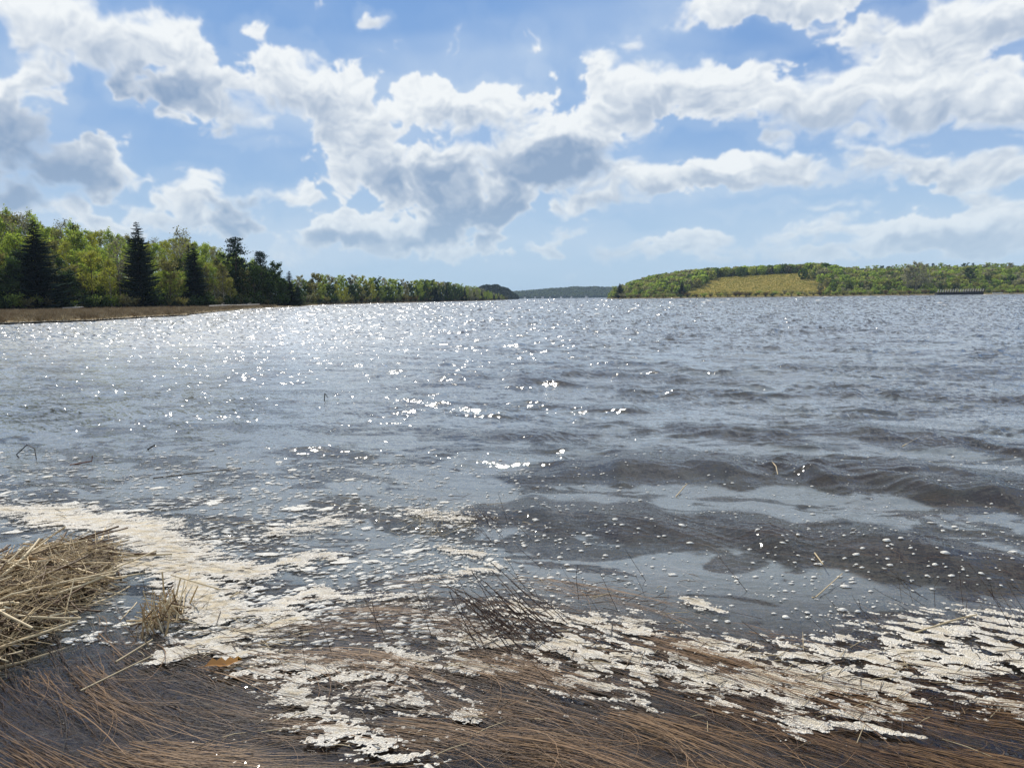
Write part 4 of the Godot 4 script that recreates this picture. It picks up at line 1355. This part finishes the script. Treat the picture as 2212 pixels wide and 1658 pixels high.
		picked.append([s, g, rng.randf_range(1.0, 2.6) if u < 1000.0 else rng.randf_range(1.0, 1.6), deg_to_rad((14.0 if u < 1000.0 else -6.0) + gauss() * 12.0), rng.randi() % 5])
	picked.sort_custom(func(m, o): return m[0] > o[0])
	for k in picked.size():
		var q: Array = picked[k]
		var g: Vector3 = q[1]
		var w := wave(g.x, g.z)
		var up := Vector3(-w.y, 1.0, -w.z).normalized()
		var xa := Vector3(1, 0, 0).rotated(Vector3.UP, q[3])
		xa = (xa - up * xa.dot(up)).normalized()
		var bs := Basis(xa * q[0] * q[2], up * minf(q[0] * 0.3, 0.005), xa.cross(up) * q[0])
		var tr := Transform3D(bs, Vector3(g.x, w.x + 0.004, g.z))
		if k < 70:
			var o := obj("foam_fleck", shapes[q[4]], M.foam)
			o.transform = tr
			tag(o, "white %s of foam, %s" % ["streak" if q[2] > 1.9 else ("oval fleck" if q[2] > 1.35 else "round fleck"), fleck_place(g)], "foam fleck", "larger foam flecks, " + fleck_place(g))
		else:
			append_mesh(rest, shapes[q[4]], tr)
	# whitecaps far out
	for k in 70:
		var u := rng.randf_range(1100, 2300) if k > 14 else rng.randf_range(300, 1200)
		var d := 60.0 + 420.0 * pow(rng.randf(), 1.2)
		var p := far_at(u, d)
		var w := wave(p.x, p.z)
		var s := rng.randf_range(0.06, 0.22) * (0.6 + d / 200.0)
		append_mesh(rest, shapes[k % 5], Transform3D(Basis(Vector3(s * 3.2, 0, 0), Vector3(0, s * 0.5, 0), Vector3(0, 0, s)), Vector3(p.x, w.x + 0.02, p.z)))
	tag(obj("foam_specks", rest.mesh(), M.foam), "countless small foam specks scattered over the water", "foam", "", "stuff")

func fleck_place(g: Vector3) -> String:
	var a := g.x / -g.z
	var across := "beyond the reed heap"
	if a > -0.42: across = "behind the foam left of centre"
	if a > -0.2: across = "left of the straw tuft"
	if a > -0.02: across = "right of the straw tuft"
	if a > 0.2: across = "on the dark waves right of centre"
	if a > 0.42: across = "on the dark waves at far right"
	return ("near, " if g.z > -4.6 else ("midway, " if g.z > -6.0 else "far out, ")) + across

func fleck_mesh() -> ArrayMesh:
	var b := MB.new()
	var m := 11
	var r := []
	for k in m: r.append(rng.randf_range(0.72, 1.2))
	b.v.append(Vector3(0, 1.0, 0)); b.n.append(Vector3.UP); b.c.append(Color(0.74, 0.72, 0.66))
	for ring in 2:
		for k in m:
			var a := TAU * k / m
			var s: float = r[k] * [0.72, 1.0][ring]
			b.v.append(Vector3(cos(a) * s, [0.8, 0.0][ring], sin(a) * s))
			b.n.append(Vector3(cos(a) * [0.3, 0.8][ring], 1.0, sin(a) * [0.3, 0.8][ring]).normalized())
			b.c.append(Color(0.74, 0.72, 0.66))
	for k in m:
		var k2 := (k + 1) % m
		for j in [0, 1 + k, 1 + k2, 1 + k, 1 + m + k, 1 + k2, 1 + k2, 1 + m + k, 1 + m + k2]: b.i.append(j)
	return b.mesh()

func append_mesh(b: MB, m: ArrayMesh, t: Transform3D) -> void:
	var a := m.surface_get_arrays(0)
	var s := b.v.size()
	for k in a[Mesh.ARRAY_VERTEX].size():
		b.v.append(t * a[Mesh.ARRAY_VERTEX][k])
		b.n.append((t.basis * (a[Mesh.ARRAY_NORMAL][k] as Vector3)).normalized())
		b.c.append(a[Mesh.ARRAY_COLOR][k])
	for k in a[Mesh.ARRAY_INDEX]: b.i.append(s + k)

func stalk_mesh(sd: int, length: float, r: float, kink: float, col: Color) -> ArrayMesh:
	# a dead reed lying along x, its middle at the origin, with a joint or two
	rng.seed = sd
	var b := MB.new()
	var p := []
	var rr := []
	var y := 0.0
	var z := 0.0
	var slope := gauss() * kink
	var bow := gauss() * kink
	for k in 7:
		p.append(Vector3((k / 6.0 - 0.5) * length, y, z))
		rr.append(r * (1.0 - 0.35 * k / 6.0) * (1.15 if k % 2 == 0 else 0.95))
		y += slope * length / 6.0
		z += bow * length / 6.0
		if k == 3 and rng.randf() < 0.4:
			slope -= rng.randf_range(0.2, 0.7)
		bow += gauss() * kink * 0.5
	b.tube(p, rr, 6, col, col * rng.randf_range(0.75, 1.1))
	return b.mesh()

func reed_heaps() -> void:
	var straw := [Color(0.62, 0.50, 0.31), Color(0.47, 0.35, 0.19), Color(0.70, 0.60, 0.41), Color(0.34, 0.23, 0.12), Color(0.13, 0.08, 0.045)]
	var stalks := []
	for k in 12:
		stalks.append(stalk_mesh(1000 + k, 0.2 + 0.05 * (k % 6), 0.0055 + 0.0011 * (k % 4), 0.2, straw[k % 5]))
	var thin := []
	for k in 6:
		thin.append(stalk_mesh(1100 + k, 0.22 + 0.04 * k, 0.0019, 0.16, straw[k % 5] * 0.75))
	rng.seed = 1200
	var mid := ground(-40, 1330)
	var heap := thing("reed_heap", "big heap of dead tan reed stalks at the left edge of the picture", "reed heap", Vector3(mid.x, 0, mid.z))
	var RX := 0.43
	var RZ := 0.95
	var shape := func(x: float, z: float) -> float:
		var q := 1.0 - (x * x) / (RX * RX) - (z * z) / (RZ * RZ)
		return 0.135 * pow(maxf(q, 0.0), 0.6) + minf(q, 0.0) * 0.10 + 0.02 * nf.get_noise_2d(x * 300.0, z * 300.0)
	# the matted core
	var core := MB.new()
	var ns := 40
	for r in ns + 1:
		for c in ns + 1:
			var x := (float(c) / ns * 2.0 - 1.0) * RX * 1.1
			var z := (float(r) / ns * 2.0 - 1.0) * RZ * 1.1
			core.v.append(Vector3(x, shape.call(x, z) - 0.035, z))
			core.n.append(Vector3.UP)
			core.c.append(Color(0.05, 0.033, 0.02))
	for r in ns:
		for c in ns:
			var k := r * (ns + 1) + c
			for j in [k, k + ns + 1, k + 1, k + 1, k + ns + 1, k + ns + 2]: core.i.append(j)
	obj("matted_core", core.mesh(), M.mud, heap)
	var fine := MB.new()
	for k in 3000:
		var a := rng.randf() * TAU
		var q := sqrt(rng.randf()) * 1.04
		var x := cos(a) * q * RX
		var z := sin(a) * q * RZ
		append_mesh(fine, thin[rng.randi() % 6], lie(x, z, shape, 0.3, rng.randf_range(-0.02, 0.012), rng.randf_range(0.7, 1.3)))
	obj("matted_straw", fine.mesh(), M.straw, heap).set_meta("kind", "stuff")
	for k in 295:
		var a := rng.randf() * TAU
		var q := sqrt(rng.randf()) * 1.12
		var x := cos(a) * q * RX
		var z := sin(a) * q * RZ
		var o := obj("stalk", stalks[rng.randi() % 12], M.straw, heap)
		o.transform = lie(x, z, shape, 0.5, rng.randf_range(0.0, 0.03), rng.randf_range(0.5, 1.25))
	# the second, smaller clump
	var m2 := ground(352, 1345)
	var tuft := thing("reed_clump", "small upright clump of broken tan reeds between heap and foam", "reed clump", Vector3(m2.x, 0, m2.z))
	for k in 150:
		var o := obj("stalk", stalks[rng.randi() % 12] if k % 3 != 0 else thin[rng.randi() % 6], M.straw, tuft)
		var up := Vector3(gauss() * 0.35, 1.0, gauss() * 0.35).normalized()
		if k % 3 == 2: up = Vector3(gauss(), gauss() * 0.25 + 0.2, gauss()).normalized()
		var x := up
		var y := x.cross(Vector3(gauss(), gauss(), gauss())).normalized()
		var s := rng.randf_range(0.3, 0.62)
		o.transform = Transform3D(Basis(x, y, x.cross(y)).scaled_local(Vector3.ONE * s), Vector3(gauss() * 0.05, rng.randf_range(-0.02, 0.09), gauss() * 0.11))
	# the low tuft in mid-water
	var m3 := ground(945, 1135)
	var low := thing("reed_clump", "low half-drowned tuft of pale straw amid the foam flecks", "reed clump", Vector3(m3.x, 0, m3.z))
	for k in 60:
		var o := obj("stalk", thin[rng.randi() % 6], M.straw, low)
		var x := Vector3(gauss(), absf(gauss()) * 0.22, gauss() * 0.6).normalized()
		var y := x.cross(Vector3(0.2, 1, 0.1)).normalized()
		o.transform = Transform3D(Basis(x, y, x.cross(y)).scaled_local(Vector3.ONE * rng.randf_range(0.4, 0.9)), Vector3(gauss() * 0.15, rng.randf_range(0.0, 0.03), gauss() * 0.12))

func lie(x: float, z: float, shape: Callable, wild: float, lift: float, s: float) -> Transform3D:
	var e := 0.03
	var h: float = shape.call(x, z)
	var up := Vector3(h - shape.call(x + e, z), e, h - shape.call(x, z + e)).normalized()
	var ang := 0.5 + gauss() * 1.0 + (PI * 0.45 if rng.randf() < 0.25 else 0.0)
	var xa := Vector3(cos(ang), 0, -sin(ang)) + Vector3(0, gauss() * wild * 0.35, 0)
	xa = (xa - up * xa.dot(up) * (1.0 - wild * 0.5)).normalized()
	var za := xa.cross(up).normalized()
	return Transform3D(Basis(xa, za.cross(xa), za).scaled_local(Vector3.ONE * s), Vector3(x, h + lift, z))

func twig(called: String, label: String, category: String, spots: Array, r: float, col: Color) -> MeshInstance3D:
	# spots: place in the view on the water, and height above it
	var b := MB.new()
	var p := []
	var rr := []
	var o := ground(spots[0][0], spots[0][1])
	o.y = wh(o.x, o.z)
	for k in spots.size():
		var g := ground(spots[k][0], spots[k][1])
		g.y = o.y + spots[k][2]
		p.append(g - o)
		rr.append(r * (1.0 - 0.5 * k / spots.size()))
	b.tube(p, rr, 6, col)
	var m := obj(called, b.mesh(), M.straw)
	m.position = o
	tag(m, label, category)
	return m

func small_things() -> void:
	var black := Color(0.025, 0.02, 0.018)
	var rusty := Color(0.12, 0.045, 0.025)
	var pale := Color(0.45, 0.36, 0.22)
	twig("bent_twig", "black twig bent into a loop standing in the water at the left edge", "twig", [[45, 990, -0.02], [35, 985, 0.02], [60, 985, 0.12], [76, 990, 0.10], [78, 992, -0.02]], 0.007, black)
	twig("rusty_reed", "rusty reed stem sticking out of the water beyond the foam", "reed", [[150, 1004, 0.0], [198, 1000, 0.02], [200, 1000, 0.07]], 0.007, rusty)
	twig("bent_twig", "thin dark twig folded like a peak, alone in open water", "twig", [[700, 866, -0.02], [702, 866, 0.11], [708, 862, 0.02]], 0.008, black)
	twig("bent_twig", "short black stub just right of the looped twig", "twig", [[318, 972, 0.0], [335, 972, 0.05]], 0.008, black)
	twig("floating_stick", "long thin dark stick afloat among the specks on the left", "stick", [[330, 1034, 0.01], [440, 1022, 0.015], [520, 1012, 0.01]], 0.006, black)
	twig("pale_reed", "pale broken reed lying on the dark wave in the middle right", "reed", [[1460, 1072, 0.0], [1478, 1062, 0.04], [1484, 1058, 0.05]], 0.005, pale)
	twig("pale_reed", "pale reed poking up from the second dark wave", "reed", [[1668, 1012, 0.0], [1676, 1030, 0.03], [1680, 1040, 0.0]], 0.0045, pale)
	twig("pale_reed", "pale V-shaped reed in the shallows at lower right", "reed", [[1755, 1290, 0.0], [1762, 1294, 0.01], [1820, 1250, 0.03]], 0.004, pale)
	twig("pale_reed", "pale thin reed tilted across the lowest dark wave", "reed", [[1760, 1205, 0.0], [1778, 1238, 0.02]], 0.004, pale)
	twig("pale_reed", "long straight pale reed above the right foam raft", "reed", [[1960, 1376, 0.01], [2060, 1352, 0.03], [2110, 1340, 0.03]], 0.005, pale)
	twig("pale_reed", "pale reed pair crossed on the wave at far right", "reed", [[1950, 965, 0.0], [1985, 950, 0.02]], 0.006, pale)
	twig("pale_reed", "pale stalk reaching into the cream foam from the reed clump", "reed", [[390, 1352, 0.0], [402, 1290, 0.05], [415, 1262, 0.1]], 0.004, pale)
	twig("floating_stick", "pale thin stick floating right of the reed clump in dark grass", "stick", [[250, 1440, 0.02], [330, 1390, 0.02]], 0.005, pale * 0.7)
	twig("floating_stick", "thin stick lying in the drowned grass at lower left", "stick", [[175, 1502, 0.02], [260, 1462, 0.025], [330, 1430, 0.03]], 0.004, pale * 0.8)
	# dark dead stems that lean out of the flattened grass
	var stems := []
	for k in 4:
		stems.append(stalk_mesh(1300 + k, 0.34 + 0.04 * k, 0.0026, 0.06, [Color(0.045, 0.026, 0.018), Color(0.07, 0.04, 0.026)][k % 2]))
	rng.seed = 1400
	var bunches := [
		[1095, 1366, 66, 0.10, "dense bunch of dark stems leaning left out of the grass"],
		[1240, 1300, 22, 0.2, "loose dark stems right of the dense leaning bunch"],
		[930, 1360, 22, 0.24, "scattered dark stems left of the dense leaning bunch"],
		[2160, 1330, 16, 0.09, "small dark twiggy plant at the right edge of the water"],
		[1990, 1310, 10, 0.09, "few black twigs standing left of the twiggy plant"],
		[1060, 1150, 14, 0.1, "short dark stalks standing by the half-drowned straw tuft"],
		[1850, 1400, 14, 0.2, "thin black stems poking through the right foam raft"],
	]
	for q in bunches:
		var g := ground(q[0], q[1])
		var o := thing("dead_stems", q[4], "dead plant", Vector3(g.x, 0, g.z))
		var dense: bool = q[2] > 50
		for k in q[2]:
			var s := obj("stem", stems[rng.randi() % 4], M.straw, o)
			var x := Vector3(-0.72 + gauss() * 0.14, 0.52 + gauss() * 0.14, -0.4 + gauss() * 0.25).normalized()
			if not dense: x = Vector3(-0.5 + gauss() * 0.3, 0.55 + gauss() * 0.25, gauss() * 0.3).normalized()
			var y := x.cross(Vector3(gauss(), gauss(), gauss())).normalized()
			var sc := rng.randf_range(0.5, 1.1) * (0.85 if dense else 0.55)
			s.transform = Transform3D(Basis(x, y, x.cross(y)).scaled_local(Vector3.ONE * sc), Vector3(gauss() * q[3], 0.02 + x.y * 0.13 * sc, gauss() * q[3] * 1.3))
	var bits := MB.new()
	for k in 640:
		var on: Array = [[300, 2212, 1400, 1658], [1500, 2212, 1390, 1560], [60, 560, 1100, 1330], [380, 680, 1340, 1450], [900, 1500, 1250, 1480], [0, 1200, 1000, 1250]][rng.randi() % 6]
		var u := rng.randf_range(on[0], on[1])
		var v := rng.randf_range(on[2], on[3])
		var gp := ground(u, v)
		gp.y = wh(gp.x, gp.z) + 0.021
		var dir := Vector3(1, gauss() * 0.08, 0).rotated(Vector3.UP, gauss() * 0.6 + 0.2) * rng.randf_range(0.02, 0.075)
		var col := black.lerp(Color(0.2, 0.13, 0.07), rng.randf() * rng.randf()) if k % 4 > 0 else pale * 0.8
		bits.tube([gp - dir, gp + Vector3(0, 0.004, 0), gp + dir], [0.0016, 0.0018, 0.001], 4, col)
	tag(obj("straw_bits", bits.mesh(), M.straw), "short dark straw bits scattered over foam and water", "straw", "", "stuff")
	# the fallen oak leaf
	var l := MB.new()
	var side := [0.0, 0.012, 0.03, 0.018, 0.036, 0.02, 0.034, 0.016, 0.022, 0.0]
	var oak := Color(0.42, 0.22, 0.085)
	for k in 9:
		for s in [-1.0, 1.0]:
			var xa := -0.075 + 0.15 * k / 9.0
			var xb := -0.075 + 0.15 * (k + 1) / 9.0
			var ca := 0.006 * sin(k * 0.9)
			var cb := 0.006 * sin((k + 1) * 0.9)
			l.quad(Vector3(xa, ca, 0), Vector3(xb, cb, 0), Vector3(xb, cb + 0.012 * (side[k + 1] / 0.03), side[k + 1] * s), Vector3(xa, ca + 0.012 * (side[k] / 0.03), side[k] * s), oak * (0.85 + 0.03 * k))
	var stalk := MB.new()
	stalk.tube([Vector3(-0.075, 0.003, 0), Vector3(-0.1, 0.006, 0.004)], [0.0016, 0.001], 5, oak * 0.6)
	var g := ground(482, 1450)
	var leaf := thing("oak_leaf", "single orange-brown lobed leaf lying on the foam", "leaf", Vector3(g.x, wh(g.x, g.z) + 0.032, g.z))
	leaf.rotation = Vector3(0.12, 0.25, 0.05)
	obj("blade", l.mesh(), M.leaf, leaf)
	obj("leaf_stalk", stalk.mesh(), M.straw, leaf)


# ---------------------------------------------------------------- all of it
func _ready() -> void:
	view = Basis(Vector3.RIGHT, deg_to_rad(-6.3)) * Basis(Vector3.BACK, deg_to_rad(-0.75))
	var cam := Camera3D.new()
	cam.name = "camera"
	cam.position = EYE
	cam.basis = view
	cam.fov = rad_to_deg(2.0 * atan(829.0 / FOCUS))
	cam.near = 0.05
	cam.far = 20000.0
	add_child(cam)
	var env := Environment.new()
	env.background_mode = Environment.BG_SKY
	env.tonemap_mode = Environment.TONE_MAPPER_LINEAR
	env.tonemap_exposure = 1.2
	env.sdfgi_enabled = true
	env.ssao_enabled = true
	env.ssil_enabled = true
	env.fog_enabled = true
	env.fog_density = 0.00008
	env.fog_light_color = Color(0.72, 0.82, 0.93)
	var pano := PanoramaSkyMaterial.new()
	pano.panorama = make_sky()
	env.sky = Sky.new()
	env.sky.sky_material = pano
	var around := WorldEnvironment.new()
	around.name = "surroundings"
	around.environment = env
	add_child(around)
	var sun := DirectionalLight3D.new()
	sun.name = "sun"
	sun.light_color = Color(1.0, 0.97, 0.92)
	sun.light_energy = 1.4
	sun.light_angular_distance = 0.5
	sun.shadow_enabled = true
	var high := deg_to_rad(46.0)
	var turn := deg_to_rad(-23.0)
	sun.basis = Basis.looking_at(-Vector3(sin(turn) * cos(high), sin(high), -cos(turn) * cos(high)))
	add_child(sun)

	nz.seed = 4; nz.noise_type = FastNoiseLite.TYPE_SIMPLEX_SMOOTH; nz.frequency = 0.04; nz.fractal_type = FastNoiseLite.FRACTAL_NONE
	nf.seed = 9; nf.noise_type = FastNoiseLite.TYPE_SIMPLEX_SMOOTH; nf.frequency = 0.01
	materials()
	set_waves()
	make_water()
	make_bed()
	make_kinds()
	left_land()
	far_hills()
	left_wood()
	second_wood()
	right_bank()
	make_grass()
	make_foam()
	reed_heaps()
	small_things()
